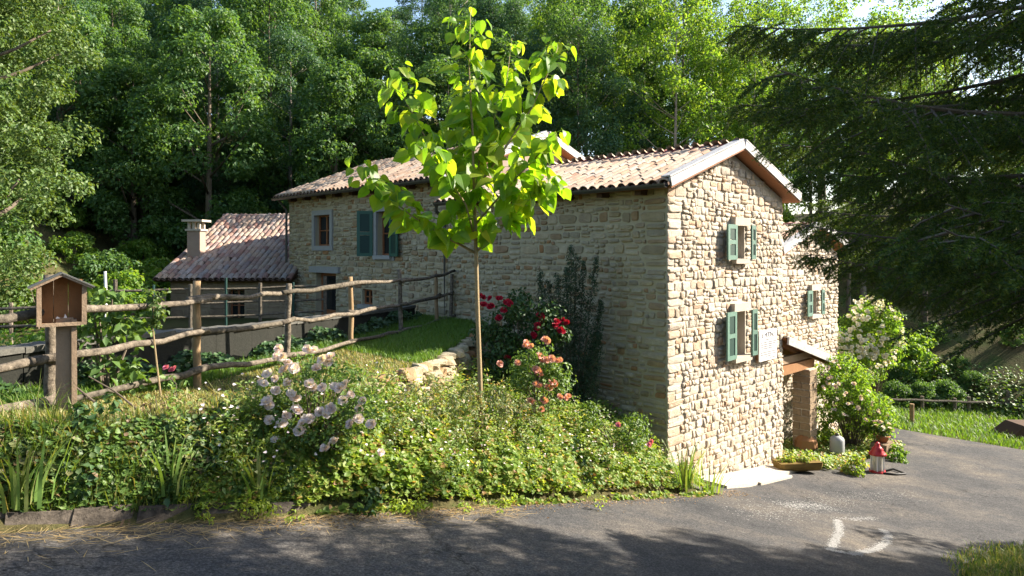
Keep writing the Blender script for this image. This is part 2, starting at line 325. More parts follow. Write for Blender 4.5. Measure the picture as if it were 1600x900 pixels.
# ------------------------------------------------------------------ masonry
def unit_stone(seed, dome=1.0):
    r = random.Random(seed); pts = []
    for (cx, cz) in ((1, 1), (-1, 1), (-1, -1), (1, -1)):
        px, pz = cx * .5 * r.uniform(.84, 1.0), cz * .5 * r.uniform(.8, 1.0); c1, c2 = r.uniform(.05, .2), r.uniform(.05, .24)
        a, b = (px, pz - cz * c2), (px - cx * c1, pz); pts += [a, b] if cx * cz > 0 else [b, a]
    n = len(pts); tx, tz = r.uniform(-.5, .5) * dome, r.uniform(-.5, .5) * dome; vs = []
    for (u, z) in pts: vs.append((u * 1.02, -.4, z * 1.02))
    for (u, z) in pts: vs.append((u, .6 + tx * u + tz * z + r.uniform(-.12, .12), z))
    for (u, z) in pts: vs.append((u * .86 + r.uniform(-.03, .03), .93 + tx * u + tz * z + r.uniform(-.2, .15) * dome, z * .82 + r.uniform(-.03, .03)))
    vs.append((r.uniform(-.2, .2), 1.0 + r.uniform(-.15, .2), r.uniform(-.15, .15))); fs = []
    for k in range(n):
        k2 = (k + 1) % n
        for a in (0, n): fs.append((a + k, a + k2, a + n + k2, a + n + k))
        fs.append((2 * n + k, 2 * n + k2, 3 * n))
    return vs, fs
SV = [unit_stone(100 + i) for i in range(24)]
SVT = []
for vs, fs in SV:
    tri = []
    for f in fs: tri += [(f[0], f[1], f[2])] + ([(f[0], f[2], f[3])] if len(f) == 4 else [])
    SVT.append((np.array(vs), np.array(tri)))
def stone_meshes(mat, tagname):
    out = []
    for vs, fs in SV:
        me = bpy.data.meshes.new('stone'); me.from_pydata(vs, [], fs); me.update(); me.materials.append(mat); out.append(me)
    return out
def courses(u0, u1, z0, z1, openings, top=None, ch=(.13, .25), wd=(.18, .55), gap=.018, seed=1, quoin=True):
    r = random.Random(seed); out = []; z = z0
    while z < z1:
        h = r.uniform(*ch); zm = z + h / 2
        us = np.arange(u0, u1 + .001, .02); ok = np.ones(len(us), bool)
        for (a, b, c, d) in openings:
            if z + h * .8 > c and z + h * .2 < d: ok &= ~((us > a) & (us < b))
        if top: ok &= np.array([top(u) > z + h * .75 for u in us])
        i = 0
        while i < len(us):
            if not ok[i]: i += 1; continue
            j = i
            while j + 1 < len(us) and ok[j + 1]: j += 1
            a, b = us[i], us[j]; u = a; first = (i == 0)
            while u < b - .06:
                wv = min((wd[0] + (wd[1] - wd[0]) * r.random() ** 1.5) * (.7 + .6 * (h - ch[0]) / (ch[1] - ch[0])), b - u)
                if first and quoin: wv = min(r.choice((.28, .5, .62)) * r.uniform(.9, 1.1), b - u)
                if b - u - wv < wd[0] * .7: wv = b - u
                dz = r.uniform(-.025, .025)
                if h > .15 and r.random() < .36 and not (first and quoin):
                    k = r.uniform(.35, .65); out.append((u + wv / 2, z + h * k / 2 + dz, wv - gap, h * k - gap)); out.append((u + wv / 2, z + h * (1 + k) / 2 + dz, wv - gap, h * (1 - k) - gap))
                else: out.append((u + wv / 2, zm + dz, wv - gap, h - gap))
                u += wv; first = False
            i = j + 1
        z += h
    return out
def place_stones(walls, mat, nmax, seed):
    """walls: list of (parent part, origin, U, N, stones, depth range); the largest in view become parts, the rest one joined part"""
    r = random.Random(seed); items = []
    for (par, O, U, Nn, st, dr) in walls:
        for (u, z, w_, h_) in st:
            c = O + U * u + ZD * (z - O.z); x, y = proj(c)
            if c.z < gz(c.x + Nn.x * .25, c.y + Nn.y * .25) - .15: continue
            vis = (0 <= x <= 1600 and 0 <= y <= 900)
            fc = abs(Nn.dot(c.normalized())); area = w_ * h_ * fc / c.length ** 2 if vis else 0
            items.append((area, par, c, U, Nn, w_, h_, dr))
    items.sort(key=lambda q: -q[0]); ms = stone_meshes(mat, 'stone'); rest = {}
    for k, (a, par, c, U, Nn, w_, h_, dr) in enumerate(items):
        d = r.uniform(*dr); vi = r.randrange(len(ms)); fl = r.choice((-1, 1)); an = r.uniform(-.05, .05)
        Ur = U * math.cos(an) + ZD * math.sin(an); Zr = ZD * math.cos(an) - U * math.sin(an)
        m = Matrix((Ur * w_ * fl, Nn * d, Zr * h_)).transposed().to_4x4(); m.translation = c
        if k < nmax: link('stone', ms[vi], par, m)
        else: rest.setdefault(par.name, [par, [], [], 0]); e = rest[par.name]; vs, tr = SVT[vi]; \
            A = np.array(m.to_3x3()); e[1].append(vs @ A.T + np.array(c)); e[2].append(tr + e[3]); e[3] += len(vs)
    for par, vv, ff, _ in rest.values():
        tag(link('stonework', npmesh('stonework', np.concatenate(vv), np.concatenate(ff), mat), par), kind='stuff')
def wall_panel(mb, O, U, Nn, u0, u1, z0, z1, ops, depth=.28, apex=None, thick=.3):
    """front face with real openings and their reveals; O.z is ignored, z are world heights; apex=(u,z) adds a gable"""
    us = sorted({u0, u1, *[v for o in ops for v in o[:2]]}); zs = sorted({z0, z1, *[v for o in ops for v in o[2:4]]})
    B = Vector((O.x, O.y, 0)); pt = lambda u, z, d=0: B + U * u + ZD * z - Nn * d
    for a, b_ in zip(us, us[1:]):
        for c, d in zip(zs, zs[1:]):
            if any(o[0] <= a and b_ <= o[1] and o[2] <= c and d <= o[3] for o in ops): continue
            mb.add([pt(a, c), pt(b_, c), pt(b_, d), pt(a, d)], [(0, 1, 2, 3)])
    for (a, b_, c, d) in [o[:4] for o in ops]:
        q = [(a, c), (b_, c), (b_, d), (a, d)]
        for (p1, p2) in zip(q, q[1:] + q[:1]): mb.add([pt(*p1), pt(*p2), pt(*p2, depth), pt(*p1, depth)], [(0, 1, 2, 3)])
    if apex: mb.add([pt(u0, z1), pt(u1, z1), pt(*apex)], [(0, 1, 2)])
    return mb
def window_parts(house, O, U, Nn, op, depth=.22, style='dark', surround=None, sill=True, lintel=None, ajar=0):
    a, b_, c, d = op[:4]; B = Vector((O.x, O.y, 0)); ax = (U, Nn, ZD)
    q = lambda u, z, k: B + U * u + ZD * z + Nn * k
    m = MB(); fw = .055; uc = (a + b_) / 2; zc = (c + d) / 2; W_, H_ = b_ - a, d - c
    for u in (a + fw / 2, b_ - fw / 2, uc): m.box(q(u, zc, -depth + .03), (fw if u != uc else .07, .05, H_), ax)
    for z in (c + fw / 2, d - fw / 2, zc): m.box(q(uc, z, -depth + .028), (W_ - 2 * fw, .045, fw if z != zc else .035), ax)
    wd_ = m.build('window', M['frame'], house)
    for k in (-1, 1):
        for kz in (-1, 1):
            MB().box(q(uc + k * W_ / 4, zc + kz * H_ / 4, -depth + .01), (W_ / 2 - .06, .012, H_ / 2 - .05), ax).build('pane', M['glass'], wd_)
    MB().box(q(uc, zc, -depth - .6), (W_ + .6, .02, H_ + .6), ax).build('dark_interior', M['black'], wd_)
    if sill: MB().box(q(uc, c - .06, .04), (W_ + .12, .24, .12), ax, .006).build('sill', M[sill] if isinstance(sill, str) else M['pale_stone'], wd_)
    if lintel: MB().box(q(uc, d + .1, .035), (W_ + lintel, .2, .19), ax, .008).build('lintel', M['pale_stone'], wd_)
    if surround:
        for (u, w2, z, h2) in ((a - surround / 2, surround, zc, H_ + 2 * surround), (b_ + surround / 2, surround, zc, H_ + 2 * surround), (uc, W_, d + surround / 2, surround), (uc, W_, c - surround / 2, surround)):
            MB().box(q(u, z, .0), (w2, .13, h2), ax, .003).build('surround_stone', M['grey_stone'], wd_)
    return wd_
def shutter(house, O, U, Nn, hinge_u, zc, wdt, H_, ang, side, mat, panel, off=.05):
    """leaf hinged at hinge_u, swung ang from the wall plane; side -1 opens towards -U"""
    B = Vector((O.x, O.y, 0)) + U * hinge_u + ZD * zc + Nn * off
    D_ = (U * side * math.cos(ang) + Nn * math.sin(ang)).normalized(); Nf = D_.cross(ZD) * (1 if D_.cross(ZD).dot(Nn) > 0 else -1)
    ax = (D_, Nf, ZD); m = MB(); t_ = .045; st = wdt * .2
    for u in (st / 2, wdt - st / 2): m.box(B + D_ * u, (st, t_, H_), ax)
    for z in (-H_ / 2 + .05, 0, H_ / 2 - .05): m.box(B + D_ * wdt / 2 + ZD * z, (wdt - 2 * st, t_ * .96, .1), ax)
    o = m.build('shutter', mat, house)
    for z in (-1, 1): MB().box(B + D_ * wdt / 2 + ZD * z * H_ / 4, (wdt - 2 * st, .015, H_ / 2 - .12), ax).build('shutter_panel', panel, o)
    hb = MB(); hb.box(B + D_ * wdt * .2 - Nf * .03 + ZD * H_ * .36, (wdt * .5, .01, .03), ax); hb.box(B + D_ * wdt * .2 - Nf * .03 - ZD * H_ * .36, (wdt * .5, .01, .03), ax)
    hb.build('hinge', M['gutter'], o); return o

# ------------------------------------------------------------------ tiled roofs
def unit_tile(seed):
    r = random.Random(seed); seg = 6; vs = []; fs = []
    for (y, R) in ((0, .112), (.43, .088)):
        for k in range(seg + 1):
            an = math.pi * k / seg; vs.append((R * math.cos(an), y, R * math.sin(an) * .82))
        for k in range(seg + 1):
            an = math.pi * k / seg; vs.append(((R - .016) * math.cos(an), y, (R - .016) * math.sin(an) * .82))
    n = seg + 1
    for k in range(seg):
        fs.append((k, k + 1, 2 * n + k + 1, 2 * n + k)); fs.append((k, n + k, n + k + 1, k + 1)); fs.append((n + k, 3 * n + k, 3 * n + k + 1, n + k + 1))
    return vs, fs
def tile_roof(roof, E0, A, LA, S, LS, mat, nparts, pitch=.26, expo=.35, seed=5, skip=None):
    """E0 eave corner, A along the eave, S up the slope"""
    r = random.Random(seed); Nn = A.cross(S).normalized()
    if Nn.z < 0: Nn = -Nn
    vs, fs = unit_tile(seed); me = bpy.data.meshes.new('tile'); me.from_pydata(vs, [], fs); me.update(); me.materials.append(mat)
    Vt = np.array(vs); Tr = np.array([q for f in fs for q in ((f[0], f[1], f[2]), (f[0], f[2], f[3]))])
    items = []
    nc = int(LA / pitch); nr = int(LS / expo + .999)
    for i in range(nc + 1):
        for j in range(nr):
            u = (i + .5) * LA / (nc + 1); v = j * expo
            p = E0 + A * u + S * (v - .06) + Nn * .05
            if skip and skip(p): continue
            x, y = proj(p); vis = 0 <= x < 1600 and 0 <= y < 900
            items.append((-p.length if vis else -1e3 - p.length, p))
    items.sort(key=lambda q: -q[0]); vv = []; ff = []; k0 = 0
    for k, (_, p) in enumerate(items):
        an = r.gauss(0, .05); Ar = A * math.cos(an) + S * math.sin(an); Sr = S * math.cos(an) - A * math.sin(an) + Nn * (.085 + r.uniform(-.02, .025))
        sc = r.uniform(.95, 1.06)
        m = Matrix((Ar * sc, Sr * r.uniform(.97, 1.03), Nn * sc)).transposed().to_4x4(); m.translation = p + Nn * r.uniform(-.008, .012) + A * r.uniform(-.01, .01)
        if k < nparts: link('tile', me, roof, m)
        else: vv.append(Vt @ np.array(m.to_3x3()).T + np.array(m.translation)); ff.append(Tr + k0); k0 += len(Vt)
    if vv: tag(link('tilework', npmesh('tilework', np.concatenate(vv), np.concatenate(ff), mat), roof), kind='stuff')
    # channel tiles between the covers
    vv = []; ff = []; k0 = 0
    for i in range(nc + 2):
        u = i * LA / (nc + 1)
        prof = [(-.11, .075), (-.06, .03), (0, .012), (.06, .03), (.11, .075)]
        for j in range(nr):
            a0 = S * (j * expo - .1) + Nn * .012; a1 = S * ((j + 1) * expo + .02 - .1) - Nn * .012
            if skip and skip(E0 + A * u + S * (j + .5) * expo): continue
            for a_ in (a0, a1):
                for (du, dz) in prof: vv.append(tuple(E0 + A * min(max(u + du, 0), LA) + a_ + Nn * dz))
            for k in range(4): ff.append((k0 + k, k0 + k + 1, k0 + 6 + k, k0 + 5 + k))
            k0 += 10
    tag(link('channel_tiles', npmesh('channel_tiles', vv, ff, M['tile_under']), roof), kind='stuff')
def ridge_tiles(roof, P0, P1, mat, R=.11, L=.4):
    d = (P1 - P0); n = max(1, int(d.length / L)); T = d.normalized(); S_ = T.cross(ZD).normalized(); seg = 6
    vs = []; fs = []
    for (y, rr) in ((0, R * 1.08), (1.12, R * .92)):
        for k in range(seg + 1):
            an = math.pi * k / seg; vs.append((rr * math.cos(an), y, rr * math.sin(an)))
    for k in range(seg): fs.append((k, k + 1, seg + 2 + k, seg + 1 + k))
    fs.append(tuple(range(seg + 1))); me = bpy.data.meshes.new('ridge_tile'); me.from_pydata(vs, [], fs); me.update(); me.materials.append(mat)
    for k in range(n):
        m = Matrix((S_, T * d.length / n, ZD)).transposed().to_4x4(); m.translation = P0 + T * d.length * k / n + ZD * random.uniform(-.008, .01); link('ridge_tile', me, roof, m)
def gutter(house, P0, P1, R=.085):
    d = P1 - P0; T = d.normalized(); S_ = T.cross(ZD).normalized(); m = MB(); seg = 7; vs = []; fs = []
    for p in (P0, P1):
        for rr in (R, R - .012):
            for k in range(seg + 1):
                an = math.pi + math.pi * k / seg; vs.append(p + S_ * rr * math.cos(an) + ZD * rr * math.sin(an))
    n = seg + 1
    for k in range(seg):
        fs += [(k, k + 1, 2 * n + k + 1, 2 * n + k), (n + k, n + k + 1, 3 * n + k + 1, 3 * n + k), (k, k + 1, n + k + 1, n + k), (2 * n + k, 2 * n + k + 1, 3 * n + k + 1, 3 * n + k)]
    fs += [(0, n, 3 * n, 2 * n), (seg, n + seg, 3 * n + seg, 2 * n + seg)]
    m.add(vs, fs); return m.build('gutter', M['gutter'], house)
def bargeboard(roof, P0, P1, out, hgt=.18, th=.05, cap=.22):
    """vertical board under the verge plus a flat capping on the tiles"""
    T = (P1 - P0).normalized(); Nn = out; Up = Nn.cross(T).normalized(); Up = Up if Up.z > 0 else -Up
    m = MB(); c = (P0 + P1) / 2; L_ = (P1 - P0).length
    m.box(c + Up * (.06 - hgt / 2 + .1), (L_, th, hgt), (T, Nn, Up)); m.box(c + Up * .19 - Nn * (cap / 2 - th / 2), (L_ + .004, cap, .03), (T, Nn, Up))
    return m.build('verge_board', M['barge'], roof)

W2 = -ND                                         # away from the road, along the long walls
# ================================================================== near house
A0 = Vector((3.24, 14.2, 0)); GW = 5.45; ALEN = 7.2; AE = 1.33; AAP = (2.72, 2.28)
sA, nA = snof(A0.x, A0.y)
houseA = empty('stone_house', Vector((A0.x, A0.y, -4.8)), 'tall stone house nearest the lane, with a sunlit gable and two small shuttered windows', 'house')
def u_at(x, O, U):                               # distance along a wall at which it crosses a picture column
    k = (x - 800) / FPX; return (k * O.y - O.x) / (U.x - k * U.y)
def z_at(x, y, O, U):
    u = u_at(x, O, U); return -(y - HOR) / FPX * (O.y + U.y * u)
gops = []
u1 = u_at(1143, A0, UD); u2 = u_at(1163, A0, UD)
gops.append((u1, u2, z_at(1152, 404, A0, UD), z_at(1152, 353, A0, UD)))
gops.append((u_at(1142, A0, UD), u_at(1164, A0, UD), z_at(1152, 556, A0, UD), z_at(1152, 486, A0, UD)))
mb = wall_panel(MB(), A0, UD, ND, 0, GW, -7.0, AE, gops, .3, AAP); wg = mb.build('gable_wall', M['mortar'], houseA)
mb = wall_panel(MB(), A0, W2, -UD, 0, ALEN, -7.0, AE, []); wl = mb.build('long_wall', M['mortar_gold'], houseA)
mb = MB(); B0 = A0 + W2 * ALEN
wall_panel(mb, A0 + UD * GW, W2, UD, 0, ALEN, -7.5, AE, []); wall_panel(mb, B0, UD, -ND, 0, GW, -7, AE, [], .3, AAP); mb.build('rear_wall', M['mortar'], houseA)
top = lambda u: AE + (AAP[1] - AE) * (u / AAP[0] if u < AAP[0] else (GW - u) / (GW - AAP[0])) - .02
blk = [(o[0] - .05, o[1] + .05, o[2] - .12, o[3] + .2) for o in gops]
stg = courses(-.03, GW + .02, -6.3, 2.3, blk, top, (.1, .24), (.1, .36), .009, 21)
stl = courses(.02, ALEN, -5.2, AE - .02, [], None, (.11, .27), (.13, .52), .036, 22)
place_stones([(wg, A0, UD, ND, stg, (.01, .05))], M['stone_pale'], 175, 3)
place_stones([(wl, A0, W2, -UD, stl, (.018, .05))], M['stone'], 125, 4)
for o, (lw, rw) in zip(gops, ((.5, .2), (.5, .24))):
    window_parts(houseA, A0, UD, ND, o, .27, sill='pale_stone', lintel=.12)
    H_ = o[3] - o[2] + .04; zc = (o[2] + o[3]) / 2
    shutter(houseA, A0, UD, ND, o[0] - .01, zc, lw, H_, .06, -1, M['green_pale'], M['green_dark'], .14)
    shutter(houseA, A0, UD, ND, o[1] + .02, zc, rw, H_, .05, 1, M['green_pale'], M['green_dark'], .17)
# roof of the near house
slo = math.atan2(AAP[1] - AE, AAP[0]); ovh = .38; ver = .32
roofA = MB()
def slab(mb, E, A, LA, S, LS, th=.06):
    Nn = A.cross(S).normalized(); Nn = Nn if Nn.z > 0 else -Nn
    mb.box(E + A * LA / 2 + S * LS / 2 - Nn * (th / 2), (LA, LS, th), (A, S, Nn))
Sl = (UD * math.cos(slo) + ZD * math.sin(slo)).normalized(); Sr = (-UD * math.cos(slo) + ZD * math.sin(slo)).normalized()
LS = (AAP[0] + ovh) / math.cos(slo)
El = A0 + ZD * (AE + .1) - Sl * (ovh / math.cos(slo)) + ND * ver; LA = ALEN + ver
Er = A0 + UD * GW + ZD * (AE + .1) - Sr * (ovh / math.cos(slo)) + ND * ver
slab(roofA, El, W2, LA, Sl, LS); slab(roofA, Er, W2, LA, Sr, LS)
rA = roofA.build('roof', M['soffit'], houseA)
tile_roof(rA, El, W2, LA, Sl, LS - .05, M['tile'], 300, seed=5)
tile_roof(rA, Er, W2, LA, Sr, LS - .05, M['tile'], 0, seed=6)
RP = El + Sl * LS; ridge_tiles(rA, RP - ND * .02 + ZD * .03, RP + W2 * LA + ZD * .03, M['ridge_red'], .12)
bargeboard(rA, El, RP, ND); bargeboard(rA, Er, Er + Sr * LS, ND)
gutter(houseA, El - UD * .09 + ZD * .03 - ND * .05, El - UD * .09 + ZD * .0 + W2 * (LA - .0))
for k in range(7):
    c = A0 + W2 * (.55 + k * 1.02) + ZD * (AE - .1) - UD * .14; MB().box(c, (.3, .15, .15), (UD, W2, ZD), .006).build('rafter_end', M['darkwood'], houseA)
# downpipe at the junction with the next house
pd = A0 + W2 * (ALEN + .02) - UD * .12
MB().tube([pd + ZD * (AE - .02) - UD * .35 + ND * .1, pd + ZD * (AE - .25) - UD * .3, pd + ZD * (AE - .5), pd + ZD * (-2.2)], .05, 8).build('downpipe', M['gutter'], houseA)

# plaque on the gable
us_ = u_at(1178, A0, UD), u_at(1205, A0, UD); pz = z_at(1191, 538, A0, UD)
pc = Vector((A0.x, A0.y, 0)) + UD * (sum(us_) / 2) + ND * .15 + ZD * pz
pl = empty('wall_plaque', pc, 'white lettered plaque fixed on the sunlit gable beside the lower window', 'plaque')
pw = us_[1] - us_[0]; ph = .76
MB().box(pc - ND * .02, (pw, .035, ph), (UD, ND, ZD)).build('board', M['plaque'], pl)
MB().box(pc - ND * .085, (pw * .9, .09, ph * .94), (UD, ND, ZD)).build('backing_frame', M['boxwood'], pl)
fc = bpy.data.curves.new('lettering', 'FONT'); fc.body = 'IL MULINO'; fc.size = .155; fc.align_x = 'CENTER'; fc.extrude = .001; fc.materials.append(M['ink'])
Rm = Matrix((UD, ZD, ND)).transposed().to_4x4(); Rm.translation = pc + ND * .0005 + ZD * .2
to_ = bpy.data.objects.new('lettering_curve', fc); COL.objects.link(to_); bpy.context.view_layer.update()
lm_ = bpy.data.meshes.new_from_object(to_.evaluated_get(bpy.context.evaluated_depsgraph_get())); bpy.data.objects.remove(to_)
tag(link('lettering', lm_, pl, Rm), kind='stuff')
ml = MB()
for i, (z, a, b_) in enumerate([(.31, -.1, .1), (.14, -.16, .14), (.075, -.3, .28), (.025, -.29, .3), (-.025, -.3, .26), (-.075, -.26, .2), (-.17, -.3, .27), (-.225, -.3, .3), (-.275, -.12, .1), (-.325, .06, .3)]):
    u = a * pw / .7
    while u < b_ * pw / .7:
        wv = random.uniform(.025, .075); ml.box(pc + UD * (u + wv / 2) + ND * .0 + ZD * (z + random.uniform(-.003, .003)), (wv, .004, .02), (UD, ND, ZD)); u += wv + .018
tag(ml.build('text_lines', M['ink'], pl), kind='stuff')

# ================================================================== middle house
LB = 9.6; BW = 7.7; BE = 2.02; BAP = (3.84, 3.5); sloB = math.atan2(BAP[1] - BE, BAP[0])
houseB = empty('stone_house', Vector((B0.x, B0.y, -2.55)), 'long shaded stone house behind the fence with a grey framed window and green shutters', 'house')
def bop(x0, x1, y0, y1): return (u_at(x0, B0, W2), u_at(x1, B0, W2), z_at((x0 + x1) / 2, y1, B0, W2), z_at((x0 + x1) / 2, y0, B0, W2))
def srt(o): return (min(o[:2]), max(o[:2]), o[2], o[3])
bw1 = srt(bop(493, 517, 336, 384)); bw2 = srt(bop(590, 613, 330, 399)); bdoor = srt(bop(494, 525, 426, 496)); bdoor = (bdoor[0], bdoor[1], -2.55, bdoor[3])
bw3 = srt(bop(566, 582, 452, 476))
bops = [bw1, bw2, bdoor, bw3]
mb = wall_panel(MB(), B0, W2, -UD, 0, LB, -3.2, BE, bops, .32); wb = mb.build('front_wall', M['mortar_gold'], houseB)
mb = MB(); wall_panel(mb, B0 + W2 * LB, UD, -ND, 0, BW, -3.5, BE, [], .3, BAP); wall_panel(mb, B0 + UD * BW, W2, UD, 0, LB, -3.5, BE, []); mb.build('rear_wall', M['mortar'], houseB)
mb = MB(); wall_panel(mb, B0, UD, ND, 0, BW, -3.5, BE, [], .3, BAP); mb.build('end_gable_wall', M['chimney'], houseB)
pad = lambda o, a: (o[0] - a, o[1] + a, o[2] - a, o[3] + a)
stb = courses(.0, LB - .02, -3.0, BE - .02, [pad(bw1, .17), pad(bw2, .16), (bdoor[0] - .02, bdoor[1] + .02, -4, bdoor[3] + .0), (bdoor[0] - .32, bdoor[1] + .38, bdoor[3], bdoor[3] + .24), pad(bw3, .04)], None, (.1, .23), (.12, .42), .03, 33)
place_stones([(wb, B0, W2, -UD, stb, (.018, .055))], M['stone'], 290, 6)
window_parts(houseB, B0, W2, -UD, bw1, .2, surround=.17, sill=None)
window_parts(houseB, B0, W2, -UD, bw2, .24, surround=.16, sill='grey_stone'); window_parts(houseB, B0, W2, -UD, bw3, .15, sill='grey_stone')
shutter(houseB, B0, W2, -UD, bw2[1] + .16, (bw2[2] + bw2[3]) / 2, .5, bw2[3] - bw2[2] + .06, .95, 1, M['green'], M['green_dark'], .08)
shutter(houseB, B0, W2, -UD, bw2[0] - .0, (bw2[2] + bw2[3]) / 2, .52, bw2[3] - bw2[2] + .06, .12, -1, M['green'], M['green_dark'], .1)
ax = (W2, -UD, ZD)
uc = (bdoor[0] + bdoor[1]) / 2; Bq = Vector((B0.x, B0.y, 0))
dr = MB(); dW = bdoor[1] - bdoor[0]; dH = bdoor[3] - bdoor[2]
for k in (-1, 1): dr.box(Bq + W2 * (uc + k * (dW / 2 - .06)) + UD * .24 + ZD * (bdoor[2] + dH / 2), (.12, .06, dH), ax)
dr.box(Bq + W2 * uc + UD * .24 + ZD * (bdoor[3] - .06), (dW - .24, .06, .12), ax); dr.box(Bq + W2 * uc + UD * .24 + ZD * (bdoor[2] + .2), (dW - .24, .06, .4), ax)
dd = dr.build('door', M['frame'], houseB); MB().box(Bq + W2 * uc + UD * .26 + ZD * (bdoor[2] + dH / 2 + .14), (dW - .22, .02, dH - .5), ax).build('pane', M['glass'], dd)
MB().box(Bq + W2 * uc - UD * .02 + ZD * (bdoor[3] + .11), (dW + .62, .22, .21), ax, .01).build('lintel', M['grey_stone'], houseB)
SlB = (UD * math.cos(sloB) + ZD * math.sin(sloB)).normalized(); SrB = (-UD * math.cos(sloB) + ZD * math.sin(sloB)).normalized()
LSB = (BAP[0] + .4) / math.cos(sloB); vB = .3
ElB = B0 + ZD * (BE + .1) - SlB * (.4 / math.cos(sloB)) + ND * vB; LAB = LB + 2 * vB
ErB = B0 + UD * BW + ZD * (BE + .1) - SrB * (.4 / math.cos(sloB)) + ND * vB
rb = MB(); slab(rb, ElB, W2, LAB, SlB, LSB); slab(rb, ErB, W2, LAB, SrB, LSB); rB = rb.build('roof', M['soffit'], houseB)
tile_roof(rB, ElB, W2, LAB, SlB, LSB - .05, M['tile_mid'], 300, seed=8); tile_roof(rB, ErB, W2, LAB, SrB, LSB - .05, M['tile_old'], 0, seed=9)
RPB = ElB + SlB * LSB; ridge_tiles(rB, RPB + ZD * .03, RPB + W2 * LAB + ZD * .03, M['tile'], .12)
bargeboard(rB, ElB, RPB, ND); bargeboard(rB, ErB, ErB + SrB * LSB, ND)
gutter(houseB, ElB - UD * .09 - ND * .02, ElB - UD * .09 + W2 * (LAB + .05) - ZD * .02)
for k in range(9):
    c = B0 + W2 * (.5 + k * 1.07) + ZD * (BE - .13) - UD * .12; MB().box(c, (.3, .2, .17), (UD, W2, ZD), .006).build('rafter_end', M['darkwood'], houseB)
pe = B0 + W2 * (LB + .04) - UD * .1
MB().tube([pe + ZD * (BE - .02) - UD * .3 + W2 * .1, pe + ZD * (BE - .2) - UD * .25 + W2 * .05, pe + ZD * (BE - .5), pe + ZD * (-2.5)], .045, 8).build('downpipe', M['gutter'], houseB)
pe = B0 + W2 * .15 - UD * .3
MB().tube([pe + ZD * (BE - .02) - UD * .15, pe + ZD * (BE - .35), pe + ZD * (AE + .45)], .045, 8).build('downpipe', M['gutter'], houseB)

# ================================================================== low outbuilding with chimney
houseC = empty('outbuilding', Vector((-10.5, 25.4, -2.6)), 'low outbuilding with a long weathered red tile roof and a square chimney', 'outbuilding')
CX0, CX1, CYE, CYR, CZE, CZR = -13.1, -8.05, 25.0, 31.0, -1.12, 1.45
XD = Vector((1, 0, 0)); YD = Vector((0, 1, 0)); O_c = Vector((CX0 + .4, CYE + .4, 0)); Lc = CX1 - CX0 - .6
cops = [srt((u_at(357, O_c, XD), u_at(382, O_c, XD), -2.7, z_at(370, 452, O_c, XD)))]
mb = wall_panel(MB(), O_c, XD, -YD, 0, Lc, -3.2, CZE + .12, cops, .3); wc = mb.build('front_wall', M['wallC'], houseC)
mb = MB(); mb.add([O_c + ZD * -3.2, O_c + YD * 5.6 + ZD * -3.2, O_c + YD * 5.6 + ZD * CZR, O_c + ZD * (CZE + .12)], [(0, 1, 2, 3)]); mb.build('side_wall', M['wallC'], houseC)
stc = courses(0, Lc, -2.8, CZE + .1, [pad(cops[0], .02)], None, (.18, .36), (.3, .8), .03, 41)
place_stones([(wc, O_c, XD, -YD, stc, (.012, .03))], M['brick'], 120, 9)
window_parts(houseC, O_c, XD, -YD, cops[0], .28, sill=None)
SlC = Vector((0, CYR - CYE, CZR - CZE)).normalized(); LSC = math.hypot(CYR - CYE, CZR - CZE); ElC = Vector((CX0, CYE, CZE))
rc = MB(); slab(rc, ElC, XD, CX1 - CX0, SlC, LSC); SrC = Vector((0, -(CYR - CYE), CZR - CZE)).normalized(); slab(rc, Vector((CX0, 2 * CYR - CYE, CZE)), XD, CX1 - CX0, SrC, LSC)
rC = rc.build('roof', M['darkwood'], houseC)
tile_roof(rC, ElC, XD, CX1 - CX0, SlC, LSC - .05, M['tile_old'], 300, .22, .37, seed=12); ridge_tiles(rC, ElC + SlC * LSC + ZD * .03, ElC + SlC * LSC + XD * (CX1 - CX0) + ZD * .03, M['tile_old'], .13)
cc = P(307, 410, 26.9); cw = .5
ch = MB().box((cc.x, cc.y, .0), (cw, cw, 1.5)).build('chimney', M['chimney'], rC)
MB().box((cc.x, cc.y, .77), (cw + .12, cw + .12, .07)).build('chimney_collar', M['pale_stone'], ch)
for i in (-1, 0, 1):
    for j in (-1, 1): MB().box((cc.x + i * .19, cc.y + j * .19, .95), (.1, .1, .3)).build('chimney_pier', M['pale_stone'], ch)
MB().box((cc.x, cc.y, 1.13), (cw + .3, cw + .3, .08)).build('chimney_cap', M['pale_stone'], ch)
# low tan wall left of it
lw = MB(); p0 = P(160, 462, 24); p1 = P(258, 462, 25.2)
d = (p1 - p0).normalized(); lw.box((p0 + p1) / 2 + ZD * -.55, ((p1 - p0).length, .35, 1.1), (d, d.cross(ZD), ZD), .01)
tag(lw.build('yard_wall', M['wallC']), 'low tan yard wall running from the outbuilding corner towards the poplar', 'wall')

# ================================================================== rear house on the right, with porch
D0 = Vector((9.6, 21.8, 0)) - UD * 2.5; DW = 4.55; DE = -.12; DAP = (2.5, .62); sloD = math.atan2(DAP[1] - DE, DAP[0])
houseD = empty('stone_house', Vector((D0.x, D0.y, -6)), 'smaller stone house beyond the porch, its gable half hidden by the spruce', 'house')
dop = srt((u_at(1263, D0, UD), u_at(1276, D0, UD), z_at(1268, 491, D0, UD), z_at(1268, 454, D0, UD)))
mb = wall_panel(MB(), D0, UD, ND, 0, DW, -7, DE, [dop], .28, (DAP[0], DAP[1])); wd = mb.build('gable_wall', M['mortar'], houseD)
mb = MB(); wall_panel(mb, D0 + UD * DW, W2, UD, 0, 6, -7, DE, []); wall_panel(mb, D0, W2, -UD, 0, 6, -7, DE, []); mb.build('side_wall', M['mortar'], houseD)
topD = lambda u: DE + (DAP[1] - DE) * (u / DAP[0] if u < DAP[0] else (DW - u) / (DW - DAP[0])) - .02
